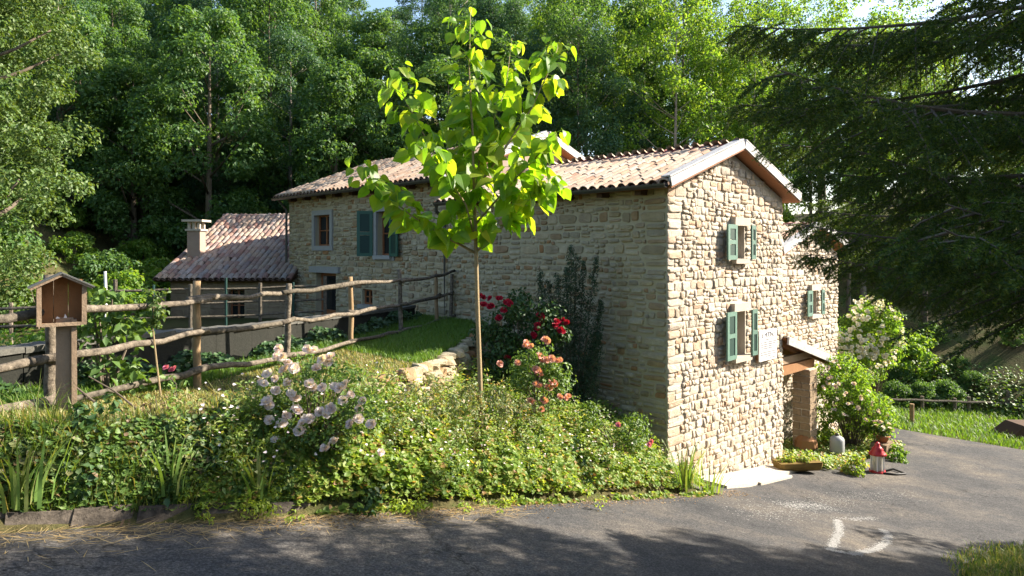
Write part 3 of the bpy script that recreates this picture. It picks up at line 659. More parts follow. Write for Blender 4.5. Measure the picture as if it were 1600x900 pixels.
std = courses(-.02, DW + .02, -6.6, .62, [(dop[0] - .04, dop[1] + .04, dop[2] - .1, dop[3] + .15)], topD, (.11, .21), (.16, .45), .014, 51)
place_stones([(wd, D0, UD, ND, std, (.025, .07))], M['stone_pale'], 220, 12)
window_parts(houseD, D0, UD, ND, dop, .24, lintel=.1)
shutter(houseD, D0, UD, ND, dop[0] - .01, (dop[2] + dop[3]) / 2, .42, dop[3] - dop[2] + .04, .06, -1, M['green_pale'], M['green_dark'], .13)
shutter(houseD, D0, UD, ND, dop[1] + .02, (dop[2] + dop[3]) / 2, .2, dop[3] - dop[2] + .04, .05, 1, M['green_pale'], M['green_dark'], .15)
SlD = (UD * math.cos(sloD) + ZD * math.sin(sloD)).normalized(); SrD = (-UD * math.cos(sloD) + ZD * math.sin(sloD)).normalized()
LSD = (DAP[0] + .3) / math.cos(sloD); ElD = D0 + ZD * (DE + .1) - SlD * (.3 / math.cos(sloD)) + ND * .3
LSD2 = (DW - DAP[0] + .3) / math.cos(sloD); ErD = ElD + SlD * LSD - SrD * LSD2
rd = MB(); slab(rd, ElD, W2, 6.3, SlD, LSD); slab(rd, ErD, W2, 6.3, SrD, LSD2); rD = rd.build('roof', M['soffit'], houseD)
tile_roof(rD, ElD, W2, 6.3, SlD, LSD - .05, M['tile'], 220, seed=14); tile_roof(rD, ErD, W2, 6.3, SrD, LSD2 - .05, M['tile'], 0, seed=15)
RPD = ElD + SlD * LSD; ridge_tiles(rD, RPD + ZD * .03, RPD + W2 * 6.3 + ZD * .03, M['ridge_red'], .12)
bargeboard(rD, ElD, RPD, ND); bargeboard(rD, ErD, RPD, ND)

AR = A0 + UD * GW
porch = empty('porch', AR + UD * 1.75 + ZD * -5.75, 'lean-to porch roof on a stone block pillar at the corner of the near house', 'porch')
pz0 = -2.32; pr = math.radians(15.5); Sp = (UD * math.cos(pr) - ZD * math.sin(pr)).normalized(); Pn = Sp.cross(W2); Pn = Pn if Pn.z > 0 else -Pn
LP = 3.5; PO = AR + ZD * pz0 + ND * .1 + UD * .02
m = MB(); m.box(PO + Sp * LP / 2 + W2 * 1.4 - Pn * .02, (LP, 2.8, .04), (Sp, W2, Pn)); rP = m.build('porch_roof', M['soffit'], porch)
for k in range(12): MB().box(PO + Sp * (k + .5) * LP / 12 + W2 * (1.38) + Pn * (.03 + .012 * (k % 2)), (LP / 12 + .05, 2.86, .05), (Sp, W2, Pn), .006).build('roof_slab', M['pale_stone'], rP)
MB().box(PO + Sp * LP / 2 - W2 * .07 - Pn * .07, (LP, .05, .2), (Sp, W2, Pn)).build('verge_board', M['barge'], rP)
for k in range(4): MB().box(PO + Sp * LP / 2 + W2 * (.25 + .75 * k) - Pn * .1, (LP - .1, .1, .14), (Sp, W2, Pn)).build('rafter', M['boxwood'], rP)
PB = AR + UD * 1.75 + W2 * .12
MB().box(AR + UD * 1.1 + W2 * .12 + ZD * (-3.24), (2.15, .2, .24), (UD, W2, ZD), .008).build('beam', M['boxwood'], porch)
MB().box(AR + UD * 1.1 + W2 * .12 + ZD * (-2.98), (1.9, .12, .2), (UD, W2, ZD), .008).build('gable_infill', M['plank'], porch)
pil = MB().box(PB + ZD * (-4.7), (.44, .44, 2.7), (UD, W2, ZD)).build('pillar', M['mortar'], porch)
zz = -6.0; k = 0
while zz < -3.45:
    hh = random.uniform(.17, .21)
    half = .25 if k % 2 else 0
    for (dirA, dirB) in ((UD, ND), (ND, UD), (UD, -ND), (ND, -UD)):
        cuts = [-.245, -.02 + random.uniform(-.05, .05), .245] if k % 2 else [-.245, .245]
        for a_, b_ in zip(cuts, cuts[1:]): MB().box(PB + dirA * (a_ + b_) / 2 + dirB * .222 + ZD * (zz + hh / 2), (b_ - a_ - .024, .05, hh - .026), (dirA, dirB, ZD), .008).build('block', M['brick'], pil)
    zz += hh; k += 1

# ================================================================== low concrete wall and stone edging
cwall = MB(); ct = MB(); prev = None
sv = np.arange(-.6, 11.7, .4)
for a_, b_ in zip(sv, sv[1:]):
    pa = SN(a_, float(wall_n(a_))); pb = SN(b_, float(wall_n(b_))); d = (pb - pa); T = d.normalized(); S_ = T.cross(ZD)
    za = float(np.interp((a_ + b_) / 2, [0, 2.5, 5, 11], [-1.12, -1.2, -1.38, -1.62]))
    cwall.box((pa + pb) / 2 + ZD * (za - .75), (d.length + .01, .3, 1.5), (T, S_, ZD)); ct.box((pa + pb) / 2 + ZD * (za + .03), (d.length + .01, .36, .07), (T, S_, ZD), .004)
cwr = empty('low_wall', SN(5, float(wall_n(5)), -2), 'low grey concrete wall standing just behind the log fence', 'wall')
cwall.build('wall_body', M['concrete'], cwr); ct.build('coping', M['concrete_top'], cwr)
# rubble edging of the terrace
edg = empty('rubble_edging', SN(8, float(edge_n(8)), -2.2), 'crumbling dry stone edging where the terrace drops to the flower bed', 'stone edging')
ms = stone_meshes(M['stone'], 'stone'); r = random.Random(77)
for s in np.arange(5.6, 11.6, .27):
    for lay in range(6):
        n_ = float(edge_n(s)) + .1 + .04 * lay + r.uniform(-.05, .05); zt = float(terr_z(s)) - .02
        p = SN(s + r.uniform(-.08, .08), n_, zt - .06 - lay * .16 + r.uniform(-.03, .03))
        m = Matrix((UD * r.uniform(.22, .36), ND * r.uniform(.12, .2), ZD * r.uniform(.13, .2))).transposed().to_4x4() @ Matrix.Rotation(r.uniform(-.2, .2), 4, 'Y'); m.translation = p
        link('stone', r.choice(ms), edg, m)
# kerb stones along the road, left
kb = empty('kerb', SN(1, float(kerb_n(1)), -2.4)); tag(kb, 'dark worn kerb stones along the edge of the lane', 'kerb', kind='structure')
s = -4.0
while s < 3.4:
    L_ = random.uniform(.45, .7); c = SN(s + L_ / 2, float(kerb_n(s)) - .06, float(road_z(s + L_ / 2)) + .05)
    T = (UD - ZD * .21).normalized(); S_ = T.cross(ND); MB().box(c, (L_ - .012, .16, .26), (T, ND, S_), .026).build('kerb_stone', M['kerb'], kb); s += L_

# ================================================================== log fence
def logpath(p, q, r0, r1, sag=.0, seg=7, wob=.015):
    pts = []; n = 7
    for i in range(n):
        t = i / (n - 1); v = p.lerp(q, t); v = v + Vector((random.uniform(-wob, wob), random.uniform(-wob, wob), random.uniform(-wob, wob) - sag * math.sin(math.pi * t)))
        pts.append(v)
    return pts, [r0 + (r1 - r0) * i / (n - 1) for i in range(n)]
fence = empty('log_fence', SN(5, float(fence_n(5)), -1.95), 'rustic three rail fence of round logs on the terrace edge', 'fence')
FP = []
for x in (-180, 79, 310, 448, 548, 627, 682, 704):
    k = (x - 800) / FPX; Y = 6.514 / (.2413 - k) if x < 700 else 19.05; X = k * Y
    zb = {-180: -1.5, 79: -1.66}.get(x, None); FP.append(Vector((X, Y, zb if zb is not None else gz(X, Y))))
tops = [1.4, 1.4, 1.45, 1.36, 1.42, 1.5, 1.36, 1.25]
for i, p in enumerate(FP):
    pts, rr = logpath(p - ZD * .3, p + ZD * tops[i] + Vector((random.uniform(-.04, .04), 0, 0)), .055, .048, wob=.012)
    MB().tube(pts, rr, 9, .05).build('post', M['post'] if i % 2 == 0 else M['log'], fence, True)
ROWS = [(512, 590, 668), (485, 556, 624), (466, 518, 575), (454, 500, 553), (442, 487, 532), (437, 474, 515), (429, 462, 500), (424, 457, 494)]
RAIL = {i: tuple(-(y - HOR) / FPX * FP[i].y - FP[i].z for y in ROWS[i]) for i in range(8)}
for i in range(len(FP) - 1):
    a_, b_ = FP[i], FP[i + 1]; off = Vector((.5, -.86, 0)) * .1
    for k in range(3):
        p = a_ + ZD * RAIL[i][k] + off; q = b_ + ZD * RAIL[i + 1][k] + off; d = (q - p).normalized() * .18
        if i == len(FP) - 2: d *= .5
        r0 = random.uniform(.042, .052); r1 = random.uniform(.028, .037)
        if random.random() < .5: r0, r1 = r1, r0
        pts, rr = logpath(p - d + Vector((.02, -.03, 0)) * (i % 2), q + d + Vector((.02, -.03, 0)) * (i % 2), r0, r1, .03, wob=.028)
        MB().tube(pts, rr, 9, .14).build('rail', M['log'] if (i + k) % 3 else M['logdark'], fence, True)
# dark metal railing in the yard
rl = empty('yard_railing', Vector((-7.5, 17.5, -2.5)), 'thin dark railing with green posts in front of the outbuilding', 'railing')
ra, rb_ = Vector((-9.3, 16.0, 0)), Vector((-4.9, 17.9, 0)); nP = 7
for i in range(nP):
    p = ra.lerp(rb_, i / (nP - 1)); MB().tube([p + ZD * -2.6, p + ZD * (-.84 if i % 3 else -.7)], .032 if i % 2 else .045, 7).build('post', M['green_dark'] if i % 2 else M['logdark'], rl)
for z in (-.95, -1.3, -1.62):
    pts, rr = logpath(ra + ZD * z - (rb_ - ra).normalized() * .4, rb_ + ZD * z, .03, .026, .02); MB().tube(pts, rr, 7, .06).build('rail', M['logdark'], rl)
rl2 = empty('pale_stick_fence', P(17, 525, 11), 'short weathered stick fence behind the bird box at the left edge', 'fence')
for x in (-40, 17, 75):
    p = P(x, 530, 11); MB().tube([p - ZD * .3, P(x, 473, 11)], .03, 6).build('post', M['log'], rl2)
MB().tube([P(-60, 484, 11), P(17, 482, 10.95), P(90, 479, 11)], .026, 6).build('rail', M['log'], rl2)
MB().tube([P(-60, 512, 11), P(17, 510, 10.95), P(90, 508, 11)], .026, 6).build('rail', M['logdark'], rl2)
tag(MB().tube([P(165, 500, 15), P(165.5, 462, 15), P(164, 424, 15)], [.032, .03, .028], 7).build('white_stake', M['white']), 'thin white stake standing among the shrubs beside the bird box', 'stake')

# ================================================================== bird box
bx = P(104, 640, 6.9); DB = 6.9; PXM = DB / FPX
bird = empty('bird_box', bx, 'open fronted wooden bird box with pitched felt roof on a plank post', 'bird box')
bird_r = Vector((math.cos(.62), math.sin(.62), 0)); bird_f = Vector((bird_r.y, -bird_r.x, 0)); ba = (bird_r, bird_f, ZD)
MB().box(P(101, 570, DB) , (.15, .035, .95), ba, .004).build('post_plank', M['plank'], bird); MB().box(P(116, 575, DB) - bird_f * .045, (.05, .13, .98), ba, .004).build('post_plank', M['plank'], bird)
bc = P(96, 474, DB); bwid, bdep = .40, .24; zt_, zb_ = P(0, 447, DB).z, P(0, 507, DB).z
bcc = Vector((bc.x, bc.y, 0)); zm = (zt_ + zb_) / 2; hb = zt_ - zb_
for sx in (-1, 1): MB().box(bcc + bird_r * sx * (bwid / 2) + ZD * zm, (.022, bdep, hb), ba, .002).build('side_board', M['plank'], bird); MB().box(bcc + bird_r * sx * (bwid / 2 - .012) + bird_f * (bdep / 2 + .008) + ZD * zm, (.04, .018, hb), ba, .002).build('face_trim', M['plank'], bird)
MB().box(bcc + ZD * (zb_ + .01) , (bwid - .03, bdep, .022), ba).build('floor_board', M['boxwood'], bird); MB().box(bcc + bird_f * (bdep / 2 + .008) + ZD * (zb_ + .012), (bwid - .07, .018, .035), ba).build('face_trim', M['plank'], bird)
for k in range(3): MB().box(bcc - bird_f * (bdep / 2 - .01) + bird_r * (k - 1) * .125 + ZD * (zm + .03), (.121, .018, hb + (.11 if k == 1 else .06)), ba, .002).build('back_board', M['boxwood'], bird)
apz = zt_ + .115
for sx in (-1, 1):
    p0 = bcc + ZD * apz + bird_r * sx * -.0; p1 = bcc + ZD * (zt_ - .02) + bird_r * sx * (bwid / 2 + .06); T = (p1 - p0).normalized(); Nn = T.cross(bird_f); Nn = Nn if Nn.z > 0 else -Nn
    rfb = MB().box((p0 + p1) / 2, ((p1 - p0).length, bdep + .1, .022), (T, bird_f, Nn)).build('roof_board', M['plank'], bird)
    MB().box((p0 + p1) / 2 + Nn * .018, ((p1 - p0).length + .02, bdep + .12, .012), (T, bird_f, Nn)).build('roofing_felt', M['felt'], rfb)
ws = MB(); c = bcc - bird_r * .0 + bird_f * .02 + ZD * (zb_ + .024)
prof = [(-.04, 0), (.035, 0), (.045, .05), (.03, .085), (.02, .045), (-.01, .04), (-.035, .06), (-.05, .045)]
ws.add([c + bird_r * a_ + ZD * b_ + bird_f * .015 for a_, b_ in prof] + [c + bird_r * a_ + ZD * b_ - bird_f * .015 for a_, b_ in prof], [tuple(range(8)), tuple(range(15, 7, -1))] + [(i, (i + 1) % 8, 8 + (i + 1) % 8, 8 + i) for i in range(8)])
tag(ws.build('pottery_shard', M['white']), 'small white broken cup resting inside the bird box', 'shard')

# ================================================================== foliage generators
def rot_leaf(base, U, Nn, L_, Wd, fold=.2, droop=0.15):
    """arrays of two-triangle folded leaves: base point, length axis, normal"""
    U = U / np.linalg.norm(U, axis=1, keepdims=True); S = np.cross(Nn, U); S /= np.linalg.norm(S, axis=1, keepdims=True) + 1e-9; Q = np.cross(U, S)
    L_ = L_[:, None]; Wd = Wd[:, None]; n = len(base)
    mid = base + U * L_ * .45
    V = np.stack([base, mid + S * Wd / 2 + Q * Wd * fold, base + U * L_ - Q * L_ * droop, mid - S * Wd / 2 + Q * Wd * fold], 1).reshape(-1, 3)
    i = np.arange(n) * 4; Fc = np.stack([np.stack([i, i + 2, i + 1], 1), np.stack([i, i + 3, i + 2], 1)], 1).reshape(-1, 3)
    return V, Fc
def unit(v): return v / (np.linalg.norm(v, axis=1, keepdims=True) + 1e-9)
def cat(parts):
    vv = []; ff = []; k = 0
    for V, Fc in parts: vv.append(V); ff.append(Fc + k); k += len(V)
    return np.concatenate(vv), np.concatenate(ff)
def clump_leaves(R, centers, radii, per, L_, up=.6, flat=.7, aspect=.62):
    c = np.repeat(centers, per, 0); rr = np.repeat(radii, per)
    d = unit(R.normal(size=c.shape)); d[:, 2] *= flat; p = c + d * rr[:, None] * R.uniform(.45, 1.0, (len(c), 1)) ** .6
    Nn = unit(d * .7 + R.normal(size=c.shape) * .45 + np.array([0, 0, up])); U = np.cross(Nn, R.normal(size=c.shape)); U[:, 2] -= .25; U = unit(U)
    ln = L_ * R.uniform(.65, 1.3, len(c)); return rot_leaf(p, U, Nn, ln, ln * aspect)
def tree_proto(name, H, R0, seed, mat, bark, trunk_frac=.3, nclump=80, per=110, leaf=.22, rx=3.0, shape='round', tr=.16, clr=(.5, .95), sparse=False, lean=.02):
    R = np.random.default_rng(seed); rr = random.Random(seed)
    root = empty(name); mb = MB()
    base = Vector((0, 0, -.6)); bend = Vector((rr.uniform(-1, 1), rr.uniform(-1, 1), 0)) * H * lean
    pts = [base + Vector((0, 0, (H * .93 + .6) * t)) + bend * math.sin(t * 2.6) * t for t in np.linspace(0, 1, 9)]
    mb.tube(pts, [tr * (1.25 - t * 1.15) for t in np.linspace(0, 1, 9)], 8, .06)
    cs = []; rad = []
    for k in range(nclump):
        t = R.uniform(0, 1) if shape != 'cone' else R.beta(1, 1.6)
        z = H * (trunk_frac + (1 - trunk_frac) * t)
        if shape == 'round': w_ = rx * math.sin(math.pi * (.12 + .85 * t)) ** .7
        elif shape == 'cone': w_ = rx * (1.03 - t)
        elif shape == 'column': w_ = rx * (math.sin(math.pi * (.1 + .82 * t)) ** .5)
        else: w_ = rx * (.35 + .65 * t) * (1 - max(0, t - .85) * 3)
        an = R.uniform(0, 2 * math.pi); q = w_ * R.uniform(.3, 1.0) ** .5 * (1 + .2 * math.sin(3 * an + seed))
        axp = Vector((0, 0, z)) + bend * math.sin((z / H) * 2.6) * (z / H)
        cs.append((axp.x + q * math.cos(an), axp.y + q * math.sin(an), z + R.normal() * .3)); rad.append(R.uniform(*clr))
    cs = np.array(cs); rad = np.array(rad)
    for k in range(0, nclump, max(1, nclump // 22)):
        e = Vector(cs[k]); zs = max(H * trunk_frac * .75, e.z - .55 * math.hypot(e.x, e.y) - .3); t = min(zs / H, .92)
        o = Vector((0, 0, zs)) + bend * math.sin(t * 2.6) * t; mb.tube([o, o.lerp(e, .55) + ZD * -.1, e], [tr * .42 * (1.1 - t), tr * .28 * (1.1 - t), tr * .1], 5)
    mb.build('trunk', bark, root, True)
    V, Fc = clump_leaves(R, cs, rad, per, leaf); link('crown', npmesh('crown', V, Fc, mat), root)
    return root
def bush_proto(name, H, Rx, seed, mat, nclump=40, per=90, leaf=.1, clr=(.25, .5), stems=True, shape='dome'):
    R = np.random.default_rng(seed); root = empty(name); cs = []; rad = []
    for k in range(nclump):
        an = R.uniform(0, 2 * math.pi); t = R.uniform(.02, 1); q = Rx * math.sqrt(max(.02, 1 - t * t)) * R.uniform(.25, 1) ** .5
        cs.append((q * math.cos(an), q * math.sin(an), H * t * .9)); rad.append(R.uniform(*clr))
    cs = np.array(cs); V, Fc = clump_leaves(R, cs, np.array(rad), per, leaf); link('foliage', npmesh('foliage', V, Fc, mat), root)
    mb = MB()
    for k in range(0, nclump, 5): e = Vector(cs[k]); mb.tube([Vector((e.x * .1, e.y * .1, -.15)), e * .55, e], [.02 * H, .014 * H, .006 * H], 5)
    mb.build('stems', M['bark'], root); return root

# ---- forest on the slope
protos = {
    'dense': [tree_proto('broadleaf_tree', 12, 0, 1, M['leaf_forest'], M['bark'], .12, 105, 190, .185, 3.3), tree_proto('broadleaf_tree', 13, 0, 2, M['leaf_forest'], M['bark'], .18, 100, 190, .185, 3.0),
              tree_proto('broadleaf_tree', 10, 0, 3, M['leaf_forest'], M['bark'], .08, 100, 185, .175, 3.2)],
    'blue': [tree_proto('soft_tree', 13, 0, 4, M['leaf_blue'], M['bark_pale'], .2, 95, 230, .14, 2.8, 'cone'), tree_proto('soft_tree', 12, 0, 5, M['leaf_blue'], M['bark_pale'], .15, 100, 220, .14, 3.0)],
    'slim': [tree_proto('slender_tree', 16, 0, 6, M['leaf_bright'], M['bark_pale'], .32, 74, 125, .17, 2.4, 'fan', .13, (.5, .95), lean=.03), tree_proto('slender_tree', 17, 0, 7, M['leaf_forest'], M['bark'], .38, 70, 125, .17, 2.3, 'fan', .14, (.5, .95), lean=.03),
             tree_proto('slender_tree', 15, 0, 8, M['leaf_bright'], M['bark_pale'], .22, 78, 115, .17, 2.4, 'column', .11, (.5, .9), lean=.04)],
    'under': [bush_proto('woodland_shrub', 3.2, 2.2, 9, M['leaf_forest'], 55, 95, .2, (.35, .7)), bush_proto('woodland_shrub', 2.6, 2.0, 10, M['leaf_bright'], 50, 90, .19, (.3, .6))],
}
LAB = {'dense': ('dense dark green broadleaf tree in the wood on the slope behind the houses', 'dense trees of the hillside wood'),
       'blue': ('soft bluish green fine leaved tree in the hillside wood', 'bluish trees of the hillside wood'),
       'slim': ('tall slender tree with a bare trunk in the bright wood behind the near house', 'slender trees of the bright wood'),
       'under': ('leafy shrub of the undergrowth below the hillside wood', 'undergrowth shrubs of the wood')}
used = set()
def plant(kind, x, y, sc, rz=None, which=None, z=None):
    ps = protos[kind]; p = ps[which if which is not None else random.randrange(len(ps))]; loc = (x, y, (gz(x, y) if z is None else z) - .1)
    rz = random.uniform(0, 6.28) if rz is None else rz
    if p.name not in used: used.add(p.name); o = p; o.location = loc; o.rotation_euler = (0, 0, rz); o.scale = (sc,) * 3
    else: o = copy_tree(p, loc, rz, sc)
    a = x / y; zone = ['behind the poplars', 'above the outbuilding roof', 'above the long house', 'behind the sapling crown', 'beyond the near house ridge', 'behind the spruce'][int(np.searchsorted([-.56, -.33, -.12, .1, .36], a))]
    row = 'front row' if y < 42 else 'second row' if y < 50 else 'mid slope' if y < 62 else 'high slope'
    look = {'dense': 'dense dark green tree', 'blue': 'soft bluish green tree', 'slim': 'tall slender pale trunked tree', 'under': 'leafy undergrowth shrub'}[kind]
    tag(o, '%s in the wood %s, %s' % (look, zone, row), {'under': 'shrub'}.get(kind, 'tree'), LAB[kind][1]); return o
r = random.Random(5); pts = []
def try_pts(n, y0, y1, a0, a1, dmin):
    out = []; k = 0
    while len(out) < n and k < n * 60:
        k += 1; y = r.uniform(y0, y1); x = y * r.uniform(a0, a1)
        s_, n_ = snof(x, y)
        if y < 36 and -9 < x < 9 and n_ > -24: continue
        if all((x - q[0]) ** 2 + (y - q[1]) ** 2 > dmin ** 2 for q in pts): pts.append((x, y)); out.append((x, y))
    return out
for (x, y) in try_pts(26, 35, 48, -.85, .02, 3.0): plant('dense' if r.random() < .72 else 'blue', x, y, r.uniform(.75, 1.15))
for (x, y) in try_pts(30, 48, 68, -.85, .10, 3.6): plant('dense' if r.random() < .55 else 'blue', x, y, r.uniform(.95, 1.35))
for (x, y) in try_pts(16, 68, 84, -.8, .12, 4.2): plant('dense' if r.random() < .5 else 'blue', x, y, r.uniform(1.1, 1.5))
for (x, y) in try_pts(22, 36, 50, .06, .62, 2.6): plant('slim', x, y, r.uniform(.8, 1.1))
for (x, y) in try_pts(20, 50, 66, .05, .62, 3.4): plant('slim' if r.random() < .8 else 'blue', x, y, r.uniform(.85, 1.15))
for (x, y) in ((4.2, 39), (5.9, 41), (3.0, 43), (7.6, 40), (5.0, 46), (8.6, 45), (1.2, 41), (9.5, 49)): plant('blue' if r.random() < .5 else 'slim', x, y, r.uniform(.75, 1.0))
for (x, y) in try_pts(9, 40, 60, .62, .95, 4.5): plant('slim' if r.random() < .5 else 'dense', x, y, r.uniform(.8, 1.1))
for (x, y) in try_pts(46, 33.5, 46, -.85, .6, 1.8): plant('under', x, y, r.uniform(.7, 1.25))
for (x, y) in ((-16.5, 24), (-14.6, 27.5), (-13.8, 32), (-18, 20), (-11.2, 33.5), (-15.2, 22), (-19.5, 25), (-17.3, 29), (-20, 31), (-15.6, 30.5), (-22, 28), (-18.6, 34), (-14, 24.5), (-23, 33), (-13, 36)): plant('under', x, y, r.uniform(.6, .95))
# trees beyond the lane outside the picture, which shade the road
for (kx, x, y, sc, wh) in (('dense', 15.5, 9.3, .85, 0), ('dense', 19.5, 11.2, .95, 1), ('dense', 12.5, 5.2, .8, 2), ('dense', 24, 9.5, 1.0, 0), ('dense', 14.5, 7.2, 1.1, 0)):
    o = plant(kx, x, y, sc, None, wh); o['label'] = 'broadleaf tree beyond the lane shading the asphalt'; o['group'] = 'trees shading the lane'
# hillside shrubs on the bare slope to the right
for (x, y, D, sc) in ((1410, 560, 33, .38), (1455, 560, 35, .4), (1478, 610, 31, .42), (1550, 565, 36, .5), (1500, 585, 33, .25), (1440, 612, 31, .4), (1590, 600, 33, .35), (1520, 620, 31.5, .3), (1400, 600, 31, .4), (1560, 520, 40, .35), (1480, 530, 39, .35)):
    q = P(x, y, D); o = plant('under', q.x, q.y, sc, None, 0); o['label'] = 'low green bush on the bare brown slope above the car park fence'; o['group'] = 'bushes on the bare slope'

# ---- big light green tree at the left edge
pop = tree_proto('poplar_tree', 19, 0, 21, M['leaf_poplar'], M['bark'], .05, 280, 230, .13, 3.3, 'column', .26, (.4, .85))
pop.location = (-16.6, 21, -2.6); tag(pop, 'tall sunlit pale green poplar filling the left edge', 'tree')
pop2 = tree_proto('poplar_tree', 15, 0, 22, M['leaf_poplar'], M['bark'], .05, 130, 150, .17, 2.6, 'column', .2, (.4, .85))
pop2.location = (-20.5, 24.5, -1.5); tag(pop2, 'second pale green poplar half hidden behind the tall one at the left edge', 'tree')
# lighter young shrub beside the outbuilding
yb = bush_proto('young_shrub', 1.9, .8, 23, M['leaf_bright'], 34, 70, .13, (.16, .34)); q = P(195, 455, 21); yb.location = (q.x, q.y, gz(q.x, q.y)); tag(yb, 'light green young shrub growing left of the outbuilding roof', 'shrub')

# ---- sapling with large leaves
DS = 10.8
sapb = P(750, 640, DS)
sap = empty('sapling', sapb, 'slender young tree with large glowing yellow green leaves in the flower bed', 'tree')
limbs = {'leader': ([(751, 690), (750, 595), (746, 480), (744, 400), (741, 300), (738, 200), (733, 110), (735, 22)], 0, .055),
         'left_low': ([(744, 396), (700, 372), (640, 335), (600, 300), (562, 262)], -.5, .022), 'left_high': ([(742, 330), (705, 285), (665, 215), (635, 160), (612, 104)], .5, .022),
         'right_low': ([(746, 392), (780, 360), (820, 318), (845, 296), (868, 284)], -.5, .02), 'right_high': ([(741, 300), (790, 230), (830, 170), (858, 110), (872, 74)], .45, .022),
         'right_mid': ([(743, 350), (800, 285), (838, 245), (862, 212)], -.9, .018), 'back': ([(742, 310), (750, 240), (790, 140), (800, 60)], .9, .018), 'front': ([(744, 380), (728, 320), (690, 260), (650, 225)], -1.0, .018)}
mt = MB(); anchors = []
for nm, (pp, dep, rad) in limbs.items():
    n = len(pp); pts3 = [P(x, y, DS + dep * (i / (n - 1))) for i, (x, y) in enumerate(pp)]
    rads = [rad * (1 - .8 * i / (n - 1)) for i in range(n)] if nm != 'leader' else [.042, .038, .034, .03, .025, .019, .012, .005]
    lb = MB().tube(pts3, rads, 8, .03); lb.build('trunk' if nm == 'leader' else 'limb', M['sapbark'], sap, True)
    fr = .47 if nm == 'leader' else .2
    cnt = {'leader': 150, 'left_low': 70, 'left_high': 76, 'right_low': 66, 'right_high': 82, 'right_mid': 58, 'back': 60, 'front': 42}[nm]
    for k in range(cnt):
        t = fr + (1 - fr) * ((k + random.random()) / cnt); f = t * (n - 1); i = min(int(f), n - 2); anchors.append((pts3[i].lerp(pts3[i + 1], f - i), (pts3[i + 1] - pts3[i]).normalized(), t, nm))
leafs = []
def heart(seed):
    rr = random.Random(seed); out = [(0, 0), (.2, -.05), (.42, .12), (.47, .38), (.36, .66), (.17, .88), (0, 1.06)]; vs = []; fs = []
    curl = rr.uniform(.1, .35); fold = rr.uniform(.05, .3)
    spine = [(0, y, -curl * y * y) for y in (0, .12, .38, .66, .88, 1.06)]
    for side in (1, -1):
        b = len(vs); vs += spine
        edge = [(side * x * rr.uniform(.92, 1.05), y, -curl * y * y + abs(x) * fold + rr.uniform(-.02, .02)) for (x, y) in out[1:6]]
        vs += edge
        for i in range(4): q = (b + i, b + i + 1, b + 6 + i + 1, b + 6 + i); fs.append(q if side < 0 else q[::-1])
        q = (b + 4, b + 5, b + 10); fs.append(q if side < 0 else q[::-1])
    me = bpy.data.meshes.new('leaf'); me.from_pydata(vs, [], fs); me.update(); me.polygons.foreach_set('use_smooth', np.ones(len(fs), dtype=bool)); me.materials.append(M['leaf_sap']); return me
HL = [heart(i) for i in range(6)]
rr = random.Random(3); petm = MB(); rr.shuffle(anchors); lv = []; lf_ = []; lk = 0
for (p, T, t, nm) in anchors:
    an = rr.uniform(0, 6.28); out = Vector((math.cos(an), math.sin(an), 0)); stalk = p + out * rr.uniform(.06, .32) + ZD * rr.uniform(-.06, .16)
    U = (out * rr.uniform(.3, .9) + ZD * rr.uniform(-1.1, .05) + Vector((rr.uniform(-.3, .3), rr.uniform(-.3, .3), 0))).normalized()
    Nn = (out * .4 + ZD * rr.uniform(.1, .8) + Vector((rr.uniform(-.7, .7), rr.uniform(-.7, .7), 0))); S_ = U.cross(Nn).normalized(); Nn = S_.cross(U)
    sz = rr.uniform(.18, .32) * (1.0 - .38 * max(0, t - .7) / .3)
    m = Matrix((S_ * sz, U * sz, Nn * sz)).transposed().to_4x4(); m.translation = stalk; hl = rr.choice(HL)
    lv.append(1)
    if len(lv) <= 300: link('leaf', hl, sap, m)
    else:
        vv_ = np.array([v.co[:] for v in hl.vertices]) @ np.array(m.to_3x3()).T + np.array(stalk)
        for pg in hl.polygons:
            q_ = list(pg.vertices); lf_ += [(q_[0] + lk, q_[1] + lk, q_[2] + lk)] + ([(q_[0] + lk, q_[2] + lk, q_[3] + lk)] if len(q_) == 4 else [])
        petv = globals().setdefault('_sapv', []); petv.append(vv_); lk += len(vv_)
    petm.tube([p, (p + stalk) / 2 + ZD * .02, stalk], [.005, .004, .003], 4, cap=False)
tag(petm.build('leaf_stalks', M['leaf_sap'], sap), kind='stuff'); tag(link('inner_foliage', npmesh('inner_foliage', np.concatenate(_sapv), lf_, M['leaf_sap'], True), sap), kind='stuff')

# ---- flowers
def rose_mesh(mat, seed):
    rr = random.Random(seed); vs = []; fs = []
    for ring, (n, r0, tilt, hgt) in enumerate(((6, .5, .35, 0), (5, .4, .75, .06), (4, .26, 1.15, .12))):
        for k in range(n):
            a_ = 2 * math.pi * (k + .5 * ring + rr.uniform(-.2, .2)) / n; d = Vector((math.cos(a_), math.sin(a_), 0)); sd = Vector((-d.y, d.x, 0)); tl = tilt + rr.uniform(-.15, .15)
            up = d * math.cos(tl) + ZD * math.sin(tl); b = len(vs)
            vs += [tuple(ZD * hgt - sd * .05), tuple(ZD * hgt + sd * .05), tuple(ZD * hgt + up * r0 * .7 + sd * r0 * .55), tuple(ZD * (hgt + .02) + up * r0), tuple(ZD * hgt + up * r0 * .7 - sd * r0 * .55)]
            fs.append((b, b + 1, b + 2, b + 3, b + 4))
    me = bpy.data.meshes.new('flower'); me.from_pydata(vs, [], fs); me.update(); me.materials.append(mat); return me
